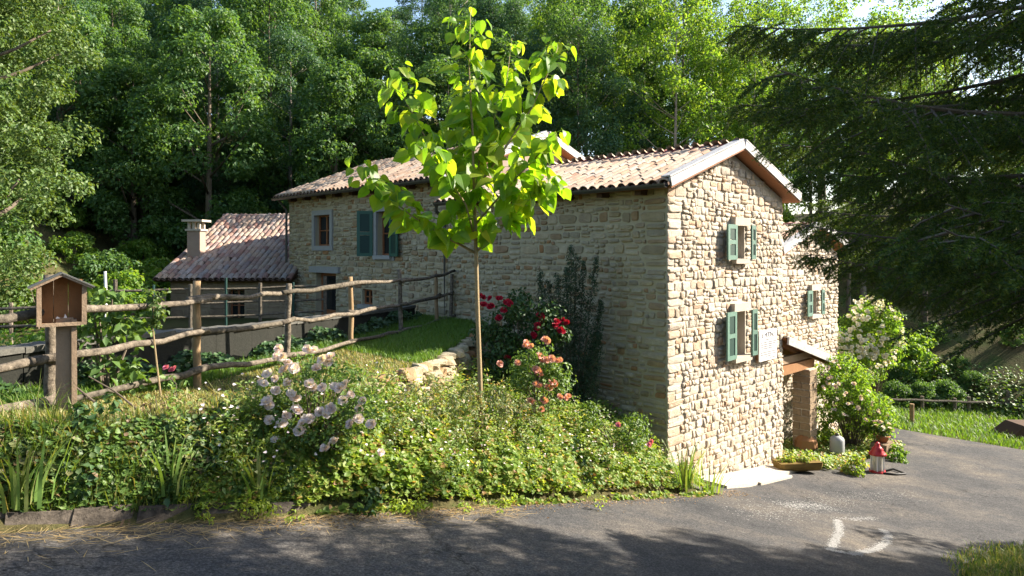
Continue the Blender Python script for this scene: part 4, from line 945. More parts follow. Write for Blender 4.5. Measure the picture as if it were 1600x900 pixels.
def rose_bush(name, label, spots, D, fl_mat, leafm, flowers, size, seed, leaf=.055, per=55, depth=.5, clr=(.13, .26), clus=1):
    """spots: picture positions of the leafy clumps on a plane at depth D; flowers: positions of blooms"""
    R = np.random.default_rng(seed); rr = random.Random(seed); cs = []
    for (x, y) in spots: q = P(x, y, D + rr.uniform(-depth, depth)); cs.append(tuple(q))
    cs = np.array(cs); q0 = cs[np.argmax([-c[2] for c in cs])]; bx_, by_ = float(cs[:, 0].mean()), float(cs[:, 1].mean()); base = Vector((bx_, by_, gz(bx_, by_)))
    root = empty(name, base, label, 'rose bush'); V, Fc = clump_leaves(R, cs, R.uniform(*clr, len(cs)), per, leaf); link('foliage', npmesh('foliage', V, Fc, leafm), root)
    mb = MB()
    for c in cs[::2]: e = Vector(c); mb.tube([base + Vector((rr.uniform(-.15, .15), rr.uniform(-.15, .15), -.1)), base.lerp(e, .5) + Vector((rr.uniform(-.08, .08), 0, .05)), e], [.009, .007, .004], 5)
    mb.build('stems', M['bark'], root)
    fms = [rose_mesh(fl_mat, seed + i) for i in range(3)]
    for (x, y) in [(x + (rr.uniform(-5, 5) if k else 0), y + (rr.uniform(-4, 4) if k else 0)) for (x, y) in flowers for k in range(clus)]:
        q = P(x, y, D - depth * rr.uniform(.8, 1.15)); sz = size * rr.uniform(.7, 1.2); tl = Vector((rr.uniform(-.6, .6), -.9 + rr.uniform(-.3, .6), .7)).normalized(); m = (tl.to_track_quat('Z', 'Y').to_matrix() * sz).to_4x4(); m.translation = q; link('flower', rr.choice(fms), root, m)
    return root
def scat(cx, cy, rx, ry, n, seed):
    rr = random.Random(seed); return [(cx + rx * math.sqrt(rr.random()) * math.cos(a_), cy + ry * math.sqrt(rr.random()) * math.sin(a_)) for a_ in [rr.uniform(0, 6.28) for _ in range(n)]]
rose_bush('rose_bush', 'rose bush covered in pale pink blooms on the sunny bank below the fence', scat(490, 640, 100, 78, 105, 1), 8.15, M['petal_white'], M['leaf_rose'],
          [(437, 547), (443, 556), (432, 558), (482, 546), (490, 549), (452, 570), (461, 574), (446, 577), (508, 560), (517, 557), (512, 566), (420, 583), (430, 592), (484, 600), (490, 606), (504, 606), (522, 604), (528, 610), (454, 616), (460, 620), (420, 633), (416, 628), (447, 650), (440, 662), (478, 655), (487, 658), (472, 662), (467, 674), (500, 644), (508, 650), (548, 618), (567, 630), (556, 656), (547, 662), (579, 664), (595, 707), (412, 600), (430, 612), (535, 625), (508, 702), (418, 655), (540, 600), (560, 640), (520, 640), (462, 640), (430, 690), (525, 690), (450, 600), (495, 575)], .125, 31, .055, 40, .45, clus=2)
rose_bush('rose_bush', 'dark bush with crimson roses against the shaded long wall', scat(815, 520, 66, 62, 80, 2) + scat(800, 560, 50, 40, 30, 12), 14.2, M['petal_red'], M['leaf_dark'],
          [(755, 465), (766, 468), (768, 478), (757, 476), (782, 466), (790, 473), (797, 475), (789, 486), (846, 493), (848, 500), (840, 508), (838, 514), (870, 503), (880, 500), (873, 512), (884, 506), (878, 518), (866, 510), (835, 527), (796, 560), (776, 500)], .15, 32, .085, 55, .6, (.16, .32), 2)
rose_bush('rose_bush', 'leggy bush of peach pink roses in front of the crimson one', scat(845, 590, 42, 48, 50, 3), 12.3, M['petal_peach'], M['leaf_rose'],
          [(820, 540), (826, 542), (852, 531), (846, 560), (853, 563), (872, 565), (866, 562), (837, 578), (842, 583), (836, 600), (843, 603), (863, 598), (868, 601), (858, 606), (846, 640), (852, 628), (877, 622), (830, 628), (888, 620), (808, 568), (780, 570)], .14, 33, .07, 45, .5, clus=2)
rose_bush('rose_bush', 'small straggling rose with two pink blooms at the foot of the long wall', scat(985, 672, 26, 24, 20, 4) + scat(925, 648, 20, 18, 10, 14), 12.6, M['petal_pink'], M['leaf_rose'], [(966, 664), (1014, 695), (1018, 691)], .14, 34, .06, 40, .3)
rose_bush('rose_bush', 'single bright pink bloom on a thin stem above the lowest log rail', [(266, 590), (262, 600), (268, 610)], 8.2, M['petal_pink'], M['leaf_rose'], [(260, 575), (268, 578), (273, 577)], .11, 35, .05, 14, .05, (.05, .08))
rose_bush('rose_bush', 'large climbing rose with faded blooms beside the porch pillar', scat(1318, 610, 44, 52, 95, 5) + scat(1300, 575, 22, 18, 22, 15) + scat(1352, 645, 46, 36, 70, 17) + scat(1290, 640, 16, 50, 26, 18) + scat(1375, 665, 22, 18, 16, 19), 20.2, M['petal_white'], M['leaf_bright'],
          [(1293, 577), (1298, 590), (1286, 604), (1310, 600), (1322, 614), (1345, 620), (1362, 633), (1372, 641), (1340, 640), (1318, 648), (1290, 596), (1352, 655), (1380, 668), (1302, 566), (1284, 586), (1330, 630), (1375, 660), (1312, 575), (1335, 600), (1355, 610), (1300, 640), (1388, 650)], .13, 36, .085, 46, .8, (.1, .3), 2)
rose_bush('flowering_shrub', 'tall shrub covered in small white blossom beyond the climbing rose', scat(1362, 530, 48, 62, 130, 6), 25, M['petal_tiny'], M['leaf_bright'],
          scat(1358, 525, 54, 62, 145, 16), .17, 37, .11, 75, 1.2, (.16, .5), 2)
# juniper-like upright shrub by the wall
DJ = 14.6; R = np.random.default_rng(41); jr = empty('upright_shrub', Vector((P(895, 615, DJ).x, DJ, gz(P(895, 615, DJ).x, DJ))), 'dark upright evergreen shrub with spiky shoots against the long wall', 'shrub')
cs = []; rd_ = []; mb = MB(); rr = random.Random(9)
for (x0, y0, x1, y1) in ((890, 610, 893, 385), (880, 610, 872, 430), (900, 610, 912, 410), (905, 600, 930, 405), (895, 605, 900, 400), (870, 600, 858, 440), (908, 610, 940, 470), (885, 600, 885, 420), (915, 610, 937, 520), (862, 590, 843, 425)):
    p0 = P(x0, y0 + 30, DJ + rr.uniform(-.3, .3)); p1 = P(x1, y1, DJ + rr.uniform(-.3, .3)); mb.tube([p0, p0.lerp(p1, .5), p1], [.018, .012, .004], 5)
    for k in range(46):
        t = k / 45; c = p0.lerp(p1, t) + Vector((rr.gauss(0, .06), rr.gauss(0, .06), 0)) * (1.3 - t); cs.append(tuple(c)); rd_.append(.19 * (1.12 - t) + .035)
mb.build('stems', M['bark'], jr); V, Fc = clump_leaves(R, np.array(cs), np.array(rd_), 42, .055, .8, 1.0, .35); link('foliage', npmesh('foliage', V, Fc, M['leaf_juniper']), jr)

# ---- ground cover, ivy, grass
def lobed(base, Nn, size, R, n=6):
    """rosette leaves: small fans of triangles"""
    a_ = np.cross(Nn, R.normal(size=Nn.shape)); a_ = unit(a_); b_ = np.cross(Nn, a_); k = len(base)
    V = [base - Nn * size[:, None] * .12]
    for i in range(n):
        an = 2 * math.pi * i / n; rad = size * (.5 if i % 2 == 0 else .36) * R.uniform(.85, 1.1, k); V.append(base + (a_ * math.cos(an) + b_ * math.sin(an)) * rad[:, None] + Nn * (size * R.uniform(-.05, .12, k))[:, None])
    V = np.stack(V, 1).reshape(-1, 3); i0 = np.arange(k) * (n + 1)
    return V, np.stack([np.stack([i0, i0 + 1 + i, i0 + 1 + (i + 1) % n], 1) for i in range(n)], 1).reshape(-1, 3)
def onground(x, y):
    for D in np.arange(4.5, 45, .03):
        q = P(x, y, D)
        if gz(q.x, q.y) > q.z: return Vector((q.x, q.y, gz(q.x, q.y)))
    return P(x, y, 45)
def snoise(s, n, f=1.0, ph=0): return (np.sin(s * 2.1 * f + ph) * np.cos(n * 2.7 * f + ph * 1.7) + np.sin(s * 4.3 * f + n * 3.1 * f + ph * 2.3) * .6 + np.sin(s * 8.7 * f - n * 7.9 * f + ph) * .35) / 1.95
def blades(X, Y, Z, hgt, wid, bend, R):
    k = len(X); b = np.stack([X, Y, Z - .02], 1); an = R.uniform(0, 6.28, k); d = np.stack([np.cos(an), np.sin(an), np.zeros(k)], 1); sd = np.stack([-d[:, 1], d[:, 0], np.zeros(k)], 1)
    m1 = b + np.array([0, 0, 1]) * (hgt * .6)[:, None] + d * (hgt * bend * .3)[:, None]; tp = b + np.array([0, 0, 1]) * (hgt * R.uniform(.75, 1, k))[:, None] + d * (hgt * bend)[:, None]
    V = np.stack([b - sd * wid[:, None] / 2, b + sd * wid[:, None] / 2, m1 + sd * wid[:, None] * .4, m1 - sd * wid[:, None] * .4, tp], 1).reshape(-1, 3); i = np.arange(k) * 5
    F1 = np.stack([np.stack([i, i + 1, i + 2], 1), np.stack([i, i + 2, i + 3], 1), np.stack([i + 3, i + 2, i + 4], 1)], 1).reshape(-1, 3); return V, F1
R = np.random.default_rng(51)
def bank_pts(k, s0, s1, f0, f1):
    s = R.uniform(s0, s1, k); f = R.uniform(f0, f1, k); n = edge_n(s) + (kerb_n(s) - edge_n(s)) * f; X = UD.x * s + ND.x * n; Y = UD.y * s + ND.y * n
    return s, n, X, Y, ground_z(X, Y), f
def upn(k, up=1.0, sp=.5): v = R.normal(size=(k, 3)) * sp; v[:, 2] = np.abs(v[:, 2]) + up; v += np.array(ND) * .55; return unit(v)
s, n, X, Y, Z, f = bank_pts(36000, 2.6, 12.0, .22, 1.03); ok = (f > np.interp(s, [2.6, 3.6, 5, 7, 9, 10], [.75, .55, .35, .42, .35, .15]) + .18 * snoise(s, n, 1.3, 4)); s, n, X, Y, Z, f = [q[ok] for q in (s, n, X, Y, Z, f)]
hmax = np.interp(f, [.2, .6], [.5, 1]) * (.28 + .2 * snoise(s, n, 1.15) + .12 * snoise(s, n, 3.1, 1)) * (1 - .0 * f) * np.clip((1.06 - f) / .12, .25, 1) * np.clip(.5 + (s - 3.2) / 2, .4, 1); hmax = np.where(s > 11, hmax * .9, hmax)
h = hmax * R.uniform(.15, 1, len(s)) ** .5
base = np.stack([X + ND.x * .12 * h / .4, Y + ND.y * .12 * h / .4, Z + h], 1)
V, Fc = lobed(base, upn(len(s)), R.uniform(.045, .105, len(s)), R)
tag(link('ground_cover', npmesh('ground_cover', V, Fc, M['leaf_cover'])), 'sunny mass of cranesbill leaves covering the bank above the lane', 'ground cover', kind='stuff')
# taller pale weeds further up the bed
s, n, X, Y, Z, f = bank_pts(9000, 5.2, 11.0, .1, .75); st = R.integers(0, 420, len(s)); rs = np.random.default_rng(3)
cx = rs.uniform(5.4, 10.6, 420); cf = rs.uniform(.1, .75, 420); cn = edge_n(cx) + (kerb_n(cx) - edge_n(cx)) * cf; hx = rs.uniform(.3, .7, 420)
SX = UD.x * cx + ND.x * cn; SY = UD.y * cx + ND.y * cn; SZ = ground_z(SX, SY); tt = R.uniform(.2, 1, len(s))
base = np.stack([SX[st] + R.normal(size=len(s)) * .035, SY[st] + R.normal(size=len(s)) * .035, SZ[st] + hx[st] * tt], 1)
U = unit(R.normal(size=(len(s), 3)) * np.array([1, 1, .3]) + np.array([0, 0, .35])); L_ = R.uniform(.05, .1, len(s)); V, Fc = rot_leaf(base, U, upn(len(s)), L_, L_ * .42)
tag(link('weeds', npmesh('weeds', V, Fc, M['leaf_cover'])), 'tall leafy weeds standing in the flower bed around the sapling', 'weeds', kind='stuff')
# ivy bank on the left
s, n, X, Y, Z, f = bank_pts(8500, -1.5, 4.4, .15, .8); keep = (snoise(s, n, .8, 2) + R.normal(size=len(s)) * .25 > -.5) & (R.random(len(s)) > np.clip((s - 1.8) / 2.4, 0, .92)); s, n, X, Y, Z, f = [q[keep] for q in (s, n, X, Y, Z, f)]
h = (.09 + .07 * snoise(s, n, 1.5)) * R.uniform(.2, 1, len(s)); base = np.stack([X + ND.x * h, Y + ND.y * h, Z + h], 1); V, Fc = lobed(base, upn(len(s), .6), R.uniform(.035, .085, len(s)), R, 5)
tag(link('ivy_cover', npmesh('ivy_cover', V, Fc, M['leaf_ivy'])), 'dark ivy trailing down the shaded bank above the kerb', 'ivy', kind='stuff')
k_ = 34000; s, n, X, Y, Z, f = bank_pts(k_, -1.5, 9.0, .12, .97); V, Fc = blades(X, Y, Z, R.uniform(.05, .12, k_) + .28 * R.random(k_) ** 3 * (1 + snoise(s, n, 1.7)), R.uniform(.005, .012, k_), R.uniform(.3, 1.2, k_), R)
tag(link('bank_grass', npmesh('bank_grass', V, Fc, M['grass'])), 'thin yellowing grass growing through ivy and cranesbill on the bank', 'grass', kind='stuff')
# low green weeds along the kerb
s, n, X, Y, Z, f = bank_pts(15000, -1.5, 6.0, .35, .99); ok = snoise(s, n, 1.4, 6) + R.normal(size=len(s)) * .2 > -.3; s, n, X, Y, Z, f = [q[ok] for q in (s, n, X, Y, Z, f)]; h = .22 * R.uniform(.1, 1, len(s)); base = np.stack([X, Y, Z + h], 1); V, Fc = lobed(base, upn(len(s), .9), R.uniform(.035, .08, len(s)), R, 6)
tag(link('kerb_weeds', npmesh('kerb_weeds', V, Fc, M['leaf_rose'])), 'fresh green weeds growing along the top of the kerb', 'weeds', kind='stuff')
# terrace turf between bank and low wall
k = 60000; s = R.uniform(-1.5, 12.0, k); lo = wall_n(s) + .16; hi = edge_n(s) + .15; n = lo + (hi - lo) * R.uniform(0, 1, k); ok = hi > lo; s, n = s[ok], n[ok]
X = UD.x * s + ND.x * n; Y = UD.y * s + ND.y * n; Z = ground_z(X, Y); dry = (n > fence_n(s) - .1) & (s < 7.0)
near_wall = np.clip((fence_n(s) - n) / 1.0, 0, 1); hg = np.where(dry, R.uniform(.03, .09, len(s)), R.uniform(.05, .16, len(s)) + near_wall * R.uniform(0, .3, len(s)) ** 2)
d_ = dry & (R.random(len(s)) < .85); V, Fc = blades(X[d_], Y[d_], Z[d_], hg[d_], R.uniform(.006, .013, d_.sum()), R.uniform(.2, 1.1, d_.sum()), R)
tag(link('dry_turf', npmesh('dry_turf', V, Fc, M['grass_dry'])), 'strip of sun-bleached short grass in front of the log fence', 'grass', kind='stuff')
e_ = ~d_; V, Fc = blades(X[e_], Y[e_], Z[e_], hg[e_], R.uniform(.006, .014, e_.sum()), R.uniform(.2, .8, e_.sum()), R)
tag(link('terrace_grass', npmesh('terrace_grass', V, Fc, M['lawn'])), 'green meadow grass of the terrace between fence, low wall and houses', 'grass', kind='stuff')
k = 5200; s = R.uniform(-.6, 11.6, k); n = wall_n(s) + .17 + np.abs(R.normal(size=k)) * .16; X = UD.x * s + ND.x * n; Y = UD.y * s + ND.y * n; Z = ground_z(X, Y); base = np.stack([X, Y, Z + R.uniform(0, 1, k) * np.clip(.25 + .28 * snoise(s, n * 0, .9, 5), .04, .6)], 1); V, Fc = lobed(base, upn(k), R.uniform(.05, .12, k), R, 6)
tag(link('wall_weeds', npmesh('wall_weeds', V, Fc, M['leaf_dark'])), 'dark weeds growing against the foot of the low concrete wall', 'weeds', kind='stuff')
# lawn at the far end and verge in the near right corner
k = 26000; s = R.uniform(27.3, 36.5, k); n = R.uniform(-16, 3, k); X = UD.x * s + ND.x * n; Y = UD.y * s + ND.y * n; Z = ground_z(X, Y); V, Fc = blades(X, Y, Z, R.uniform(.1, .3, k), R.uniform(.02, .04, k), R.uniform(.2, .8, k), R)
tag(link('far_lawn', npmesh('far_lawn', V, Fc, M['lawn'])), 'bright lawn strip between the far end of the asphalt and the rail fence', 'grass', kind='stuff')
k = 22000; s = R.uniform(10, 18, k); n = R.uniform(-2.9, 1.5, k); ok = n > np.interp(s, [10, 12, 14.4, 18], [-2.0, -2.65, -2.6, 1]) + R.uniform(-.25, .1, k); s, n = s[ok], n[ok]; X = UD.x * s + ND.x * n; Y = UD.y * s + ND.y * n; Z = np.maximum(ground_z(X, Y), road_z(s)); V, Fc = blades(X, Y, Z, R.uniform(.06, .18, len(s)), R.uniform(.008, .016, len(s)), R.uniform(.2, .9, len(s)), R)
tag(link('verge_grass', npmesh('verge_grass', V, Fc, M['grass'])), 'tuft of verge grass at the lower right corner of the lane', 'grass', kind='stuff')
# planted strip by the porch
k = 9000; s = R.uniform(17.9, 23.5, k); n = R.uniform(-9.0, -6.7, k) + (s - 18) * .03; X = UD.x * s + ND.x * n; Y = UD.y * s + ND.y * n; Z = np.maximum(ground_z(X, Y), road_z(s)) ; base = np.stack([X, Y, Z + R.uniform(0, .22, k)], 1); V, Fc = lobed(base, upn(k), R.uniform(.06, .13, k), R, 6)
tag(link('porch_planting', npmesh('porch_planting', V, Fc, M['leaf_cover'])), 'low leafy plants along the foot of the porch and climbing rose', 'ground cover', kind='stuff')
# ground cover in front of the far lawn fence
k = 5000; s = R.uniform(35.5, 38.5, k); n = R.uniform(-14, 3, k); X = UD.x * s + ND.x * n; Y = UD.y * s + ND.y * n; Z = ground_z(X, Y); base = np.stack([X, Y, Z + R.uniform(.05, .6, k)], 1); V, Fc = lobed(base, upn(k), R.uniform(.1, .2, k), R, 6)
tag(link('far_shrubbery', npmesh('far_shrubbery', V, Fc, M['leaf_rose'])), 'knee-high greenery growing along the far rail fence', 'shrubbery', kind='stuff')
def perennials(name, label, spots, mat, leaf, per, hr, rr_, aspect, seed):
    Rp = np.random.default_rng(seed); cs = []; rd_ = []
    for (x, y, k, w_, hh) in spots:                # picture position of the foot, number of shoots, spread, height
        q = onground(x, y)
        for _ in range(k):
            X_ = q.x + Rp.normal() * w_; Y_ = q.y + Rp.normal() * w_; cs.append((X_, Y_, gz(X_, Y_) + hh * Rp.uniform(.25, 1))); rd_.append(Rp.uniform(*rr_))
    V, Fc = clump_leaves(Rp, np.array(cs), np.array(rd_), per, leaf, hr, 1.0, aspect); tag(link(name, npmesh(name, V, Fc, mat)), label, 'perennials', kind='stuff')
perennials('stonecrop', 'grey green stonecrop with buff flower heads in front of the sapling', [(655, 700, 20, .16, .8), (700, 705, 26, .18, .95), (745, 705, 34, .2, 1.0), (790, 705, 28, .18, .95), (830, 700, 14, .16, .7), (690, 660, 12, .14, .75), (620, 720, 10, .15, .5)], M['leaf_sedum'], .055, 34, .8, (.06, .13), .5, 301)
perennials('dark_perennials', 'dark leafy perennials pushing through the ivy on the left bank', [(150, 740, 9, .2, .2), (340, 725, 8, .14, .3), (560, 760, 10, .22, .25), (900, 720, 14, .3, .3)], M['leaf_dark'], .075, 30, .5, (.07, .14), .7, 302)
perennials('lime_perennials', 'lime green tufts of soft leaves on the planted bank', [(380, 770, 10, .14, .3), (450, 760, 14, .2, .3), (610, 770, 14, .25, .28), (720, 760, 16, .3, .32), (850, 750, 16, .3, .35), (960, 740, 16, .3, .35), (1020, 730, 10, .2, .4), (300, 790, 8, .14, .2)], M['leaf_lime'], .05, 40, .7, (.06, .13), .45, 303)
perennials('dead_stems', 'brown withered leaves and stems hanging over the bank', [(290, 690, 14, .18, .14), (230, 700, 10, .18, .12), (345, 675, 12, .15, .16), (90, 690, 8, .18, .1), (540, 690, 8, .15, .3)], M['litter'], .05, 16, .3, (.05, .11), .4, 304)
# pale small-leaved plants and tiny blossoms scattered through the bed
s, n, X, Y, Z, f = bank_pts(15000, 2.4, 11.8, .15, 1.0); ok = snoise(s, n, 1.9, 3) + R.normal(size=len(s)) * .15 > .12; s, n, X, Y, Z, f = [q[ok] for q in (s, n, X, Y, Z, f)]; k = len(s)
base = np.stack([X, Y, Z + R.uniform(.15, .62, k) * np.interp(f, [.1, .6, 1], [.7, 1, .7])], 1); U = unit(R.normal(size=(k, 3)) * np.array([1, 1, .5]) + np.array([0, 0, .6])); L_ = R.uniform(.04, .1, k); V, Fc = rot_leaf(base, U, upn(k), L_, L_ * .35)
tag(link('pale_foliage', npmesh('pale_foliage', V, Fc, M['leaf_iris'])), 'patches of pale narrow leaves rising above the cranesbill', 'foliage', kind='stuff')
s, n, X, Y, Z, f = bank_pts(420, 2.6, 11.8, .2, 1.0); base = np.stack([X + ND.x * .1, Y + ND.y * .1, Z + R.uniform(.3, .6, 420)], 1); V, Fc = lobed(base, upn(420), R.uniform(.025, .05, 420), R, 6)
tag(link('small_blossoms', npmesh('small_blossoms', V, Fc, M['petal_white'])), 'tiny pale blossoms sprinkled over the planted bank', 'blossoms', kind='stuff')
# straw litter along the kerb
k = 1500; s = R.uniform(-1.5, 6.5, k); n = kerb_n(s) + .06 + np.abs(R.normal(size=k)) * .28; X = UD.x * s + ND.x * n; Y = UD.y * s + ND.y * n; Z = road_z(s) + .02 + R.uniform(0, .02, k)
U = unit(np.stack([R.normal(size=k), R.normal(size=k), R.normal(size=k) * .06 - .1], 1) + np.array(UD) * .8); L_ = R.uniform(.05, .35, k); V, Fc = rot_leaf(np.stack([X, Y, Z], 1), U, np.tile([0, 0, 1.0], (k, 1)) + R.normal(size=(k, 3)) * .1, L_, R.uniform(.004, .009, k), 0, .02)
tag(link('straw_litter', npmesh('straw_litter', V, Fc, M['straw'])), 'dry straw swept against the kerb on the lane', 'straw', kind='stuff')
# brown leaf litter at the bank foot
k = 2200; s = R.uniform(3, 13, k); n = kerb_n(s) + np.abs(R.normal(size=k)) * .22 - .05; X = UD.x * s + ND.x * n; Y = UD.y * s + ND.y * n; Z = road_z(s) + .025; V, Fc = lobed(np.stack([X, Y, Z], 1), upn(k, 1.5, .3), R.uniform(.015, .04, k), R, 5)
tag(link('leaf_litter', npmesh('leaf_litter', V, Fc, M['litter'])), 'brown fallen leaves along the foot of the planted bank', 'leaf litter', kind='stuff')

# ---- iris clumps
def iris(x, y, D, n, H, seed, label, spread=.22):
    rr = random.Random(seed); base = onground(x, y); root = empty('iris_clump', base, label, 'iris', 'iris clumps on the bank')
    for k in range(n):
        an = rr.uniform(0, 6.28); o = base + Vector((math.cos(an), math.sin(an), 0)) * rr.uniform(0, spread); ln = H * rr.uniform(.6, 1.1); lean = Vector((math.cos(an), math.sin(an), 0)) * rr.uniform(.1, .6); sd = Vector((-math.sin(an + rr.uniform(-1, 1)), math.cos(an), 0)).normalized()
        vs = []; wd_ = rr.uniform(.009, .018); fs = []
        for i in range(5):
            t = i / 4; c = o + ZD * ln * t * (1 - .25 * lean.length * t) + lean * ln * t ** 1.8; ww = wd_ * (1 - t ** 2.2) + .002; vs += [c - sd * ww, c + sd * ww]
        for i in range(4): fs.append((2 * i, 2 * i + 1, 2 * i + 3, 2 * i + 2))
        MB().add(vs, fs).build('leaf', M['leaf_iris'], root)
iris(32, 800, 5.95, 60, .62, 1, 'large clump of sword leaves at the left edge above the kerb', .34)
iris(265, 780, 7.35, 34, .6, 2, 'clump of sword leaves above the kerb, second along from the left edge', .2)
iris(402, 780, 8.1, 20, .58, 3, 'thin clump of sword leaves just left of the pink rose bush', .14)
iris(1068, 762, 12.7, 44, .85, 4, 'arching clump of strap leaves at the corner of the sunlit gable', .3)
iris(1108, 775, 13.1, 26, .6, 5, 'low arching clump of strap leaves beside the pale flagstone', .26)
iris(785, 660, 11.4, 12, .6, 6, 'thin upright sword leaves just right of the sapling trunk', .14)
# ---- large-leaved shrub behind the bird box, thin yellow sapling, bare canes
lf = bush_proto('broad_leaved_shrub', 1.35, .5, 61, M['leaf_rose'], 30, 15, .13, (.12, .26)); q = P(165, 610, 8.2); lf.location = (q.x, q.y, gz(q.x, q.y) - .05); tag(lf, 'broad leaved shrub growing just behind the bird box', 'shrub')
lf2 = bush_proto('hedge_shrub', 1.3, .9, 62, M['leaf_bright'], 45, 60, .08, (.15, .32)); q = P(25, 560, 9.5); lf2.location = (q.x, q.y, gz(q.x, q.y) + .2); tag(lf2, 'yellow green bush behind the fence at the left edge', 'shrub')
ys = empty('yellow_seedling', P(247, 600, 8.3), 'thin seedling with a tuft of yellow leaves leaning on the fence rails', 'seedling')
MB().tube([P(252, 625, 8.3), P(245, 570, 8.3), P(239, 515, 8.3), P(240, 460, 8.3)], [.012, .011, .009, .004], 6).build('stem', M['sapbark'], ys)
R = np.random.default_rng(71); cs = np.array([tuple(P(x, y, 8.3 + random.uniform(-.08, .08))) for (x, y) in scat(241, 487, 15, 28, 26, 71) + scat(243, 455, 16, 6, 5, 72)]); V, Fc = clump_leaves(R, cs, R.uniform(.03, .07, len(cs)), 9, .06); link('foliage', npmesh('foliage', V, Fc, M['leaf_poplar']), ys)
for i, (pp, lab) in enumerate((([(70, 567), (110, 598), (150, 630), (182, 668), (205, 690)], 'bare arching cane reaching from the bank up beside the bird box post'), ([(138, 588), (180, 612), (215, 640), (240, 668), (252, 705)], 'bare forked cane on the bank between bird box and fence post'))):
    cz = empty('bare_cane', P(*pp[-1], 7.6), lab, 'cane'); MB().tube([P(x, y, 7.45 - .05 * k) for k, (x, y) in enumerate(pp)], [.006, .009, .012, .014, .016], 6).build('stem', M['bark'], cz)
    if i: MB().tube([P(228, 655, 7.4), P(246, 640, 7.42), P(243, 622, 7.45)], [.008, .006, .004], 5).build('side_twig', M['bark'], cz)

# ================================================================== things by the porch
def rd(s, n, dz=0): return SN(s, n, float(road_z(s)) + dz)
fl = empty('flagstones', rd(15, -7.3)); tag(fl, 'pale flagstone apron along the foot of the sunlit gable', 'flagstones', kind='structure')
for (sa, sb, wn) in ((13.0, 14.4, .8), (14.43, 16.0, .86), (16.03, 17.3, .62)):
    TT = (rd(sb, 0) - rd(sa, 0)).normalized(); c = (rd(sa, 0) + rd(sb, 0)) / 2 + ND * (-7.72 + wn / 2); MB().box(c + ZD * .02, ((sb - sa) * 1.02, wn, .09), (TT, ND, TT.cross(ND) if TT.cross(ND).z > 0 else -TT.cross(ND)), .012).build('flagstone', M['flag'], fl)
def onroad(x, y):                              # point on the lane seen at a picture position
    D = 5.0
    for _ in range(60):
        q = P(x, y, D); s_, n_ = snof(q.x, q.y); D *= 1 + .5 * ((float(road_z(s_)) + .012) / q.z - 1)
    return P(x, y, D)
q = onroad(1246, 737); tr = empty('trough_planter', q, 'mossy hollowed trough of succulents at the corner of the sunlit gable', 'planter')
TD = (UD * .8 + ND * .6).normalized(); TS = TD.cross(ZD); hv = []; fs = []; seg = 9
for k, e in enumerate((-.55, -.5, .5, .55)):
    for i in range(seg): an = math.pi + math.pi * i / (seg - 1); rr_ = (.2 if k in (0, 3) else .25) * random.uniform(.93, 1.05); hv.append(q + TD * e + TS * rr_ * 1.1 * math.cos(an) + ZD * (.27 + rr_ * 1.05 * math.sin(an)))
for k in range(3):
    for i in range(seg - 1): fs.append((k * seg + i, k * seg + i + 1, (k + 1) * seg + i + 1, (k + 1) * seg + i))
fs += [tuple(range(seg)), tuple(range(3 * seg, 4 * seg)), (0, seg - 1, 4 * seg - 1, 3 * seg)]; MB().add(hv, fs).build('trough', M['log_plant'], tr)
R = np.random.default_rng(81); cs = np.array([tuple(q + TD * random.uniform(-.48, .48) + TS * random.uniform(-.15, .15) + ZD * .32) for _ in range(26)]); V, Fc = clump_leaves(R, cs, R.uniform(.05, .12, 26), 30, .06); link('succulents', npmesh('succulents', V, Fc, M['leaf_cover']), tr)
q = onroad(1308, 716); gc = empty('gas_cylinder', q, 'grey metal cylinder standing right of the porch pillar', 'cylinder'); MB().lathe(q, [(.17, 0), (.19, .03), (.19, .5), (.17, .57), (.1, .62), (.06, .63)], 20).build('body', M['steel'], gc, True); MB().lathe(q + ZD * .63, [(.05, 0), (.05, .05), (.03, .07)], 12).build('valve', M['gutter'], gc, True)
for (x, y, rr_, nm, lab) in ((1278, 714, .3, 'rounded_boulder', 'brown rounded stone leaning against the foot of the porch pillar'),):
    q = onroad(x, y) + W2 * .35; b = MB(); vs, fs = unit_stone(505); rr3 = random.Random(3)
    prof = [(.02, 0), (.24, .02), (.31, .2), (.28, .42), (.16, .55), (.03, .58)]; b.lathe(q, prof, 11); b.v = [tuple(Vector(v) + Vector([rr3.uniform(-.03, .03) for _ in range(3)])) for v in b.v]; tag(b.build(nm, M['boxwood']), lab, 'boulder')
q = onroad(1371, 738); ln = empty('lantern', q, 'red and white garden lantern standing on the asphalt edge', 'lantern')
MB().lathe(q, [(.2, 0), (.21, .02), (.2, .06), (.17, .07)], 8).build('base', M['red'], ln); MB().lathe(q + ZD * .07, [(.15, 0), (.15, .38)], 8).build('glass', M['lglass'], ln)
for k in range(6): an = k * math.pi / 3; MB().box(q + Vector((math.cos(an), math.sin(an), 0)) * .165 + ZD * .26, (.028, .028, .4)).build('frame_bar', M['white'], ln)
MB().lathe(q + ZD * .07, [(.05, 0), (.05, .2), (.01, .21)], 10).build('candle', M['white'], ln); MB().lathe(q + ZD * .46, [(.22, 0), (.2, .05), (.13, .12), (.14, .15), (.09, .2), (.05, .26), (.06, .29), (.02, .32)], 12).build('roof', M['red'], ln, True)
q2 = onroad(1378, 739); hs = MB(); hs.tube([q2 + ZD * .03, onroad(1395, 735) + ZD * .04, onroad(1415, 742) + ZD * .03, onroad(1400, 743) + ZD * .03, onroad(1380, 741) + ZD * .025], .025, 7); tag(hs.build('hose', M['black'], None, True), 'black folded hose lying on the asphalt beside the lantern', 'hose')
q = onroad(1378, 713); blk_ = MB().box(q + ZD * .2, (.62, .42, .44), (UD, ND, ZD), .015).build('stone_block', M['brick']); tag(blk_, 'squared brown stone block carrying the terracotta pot', 'block')
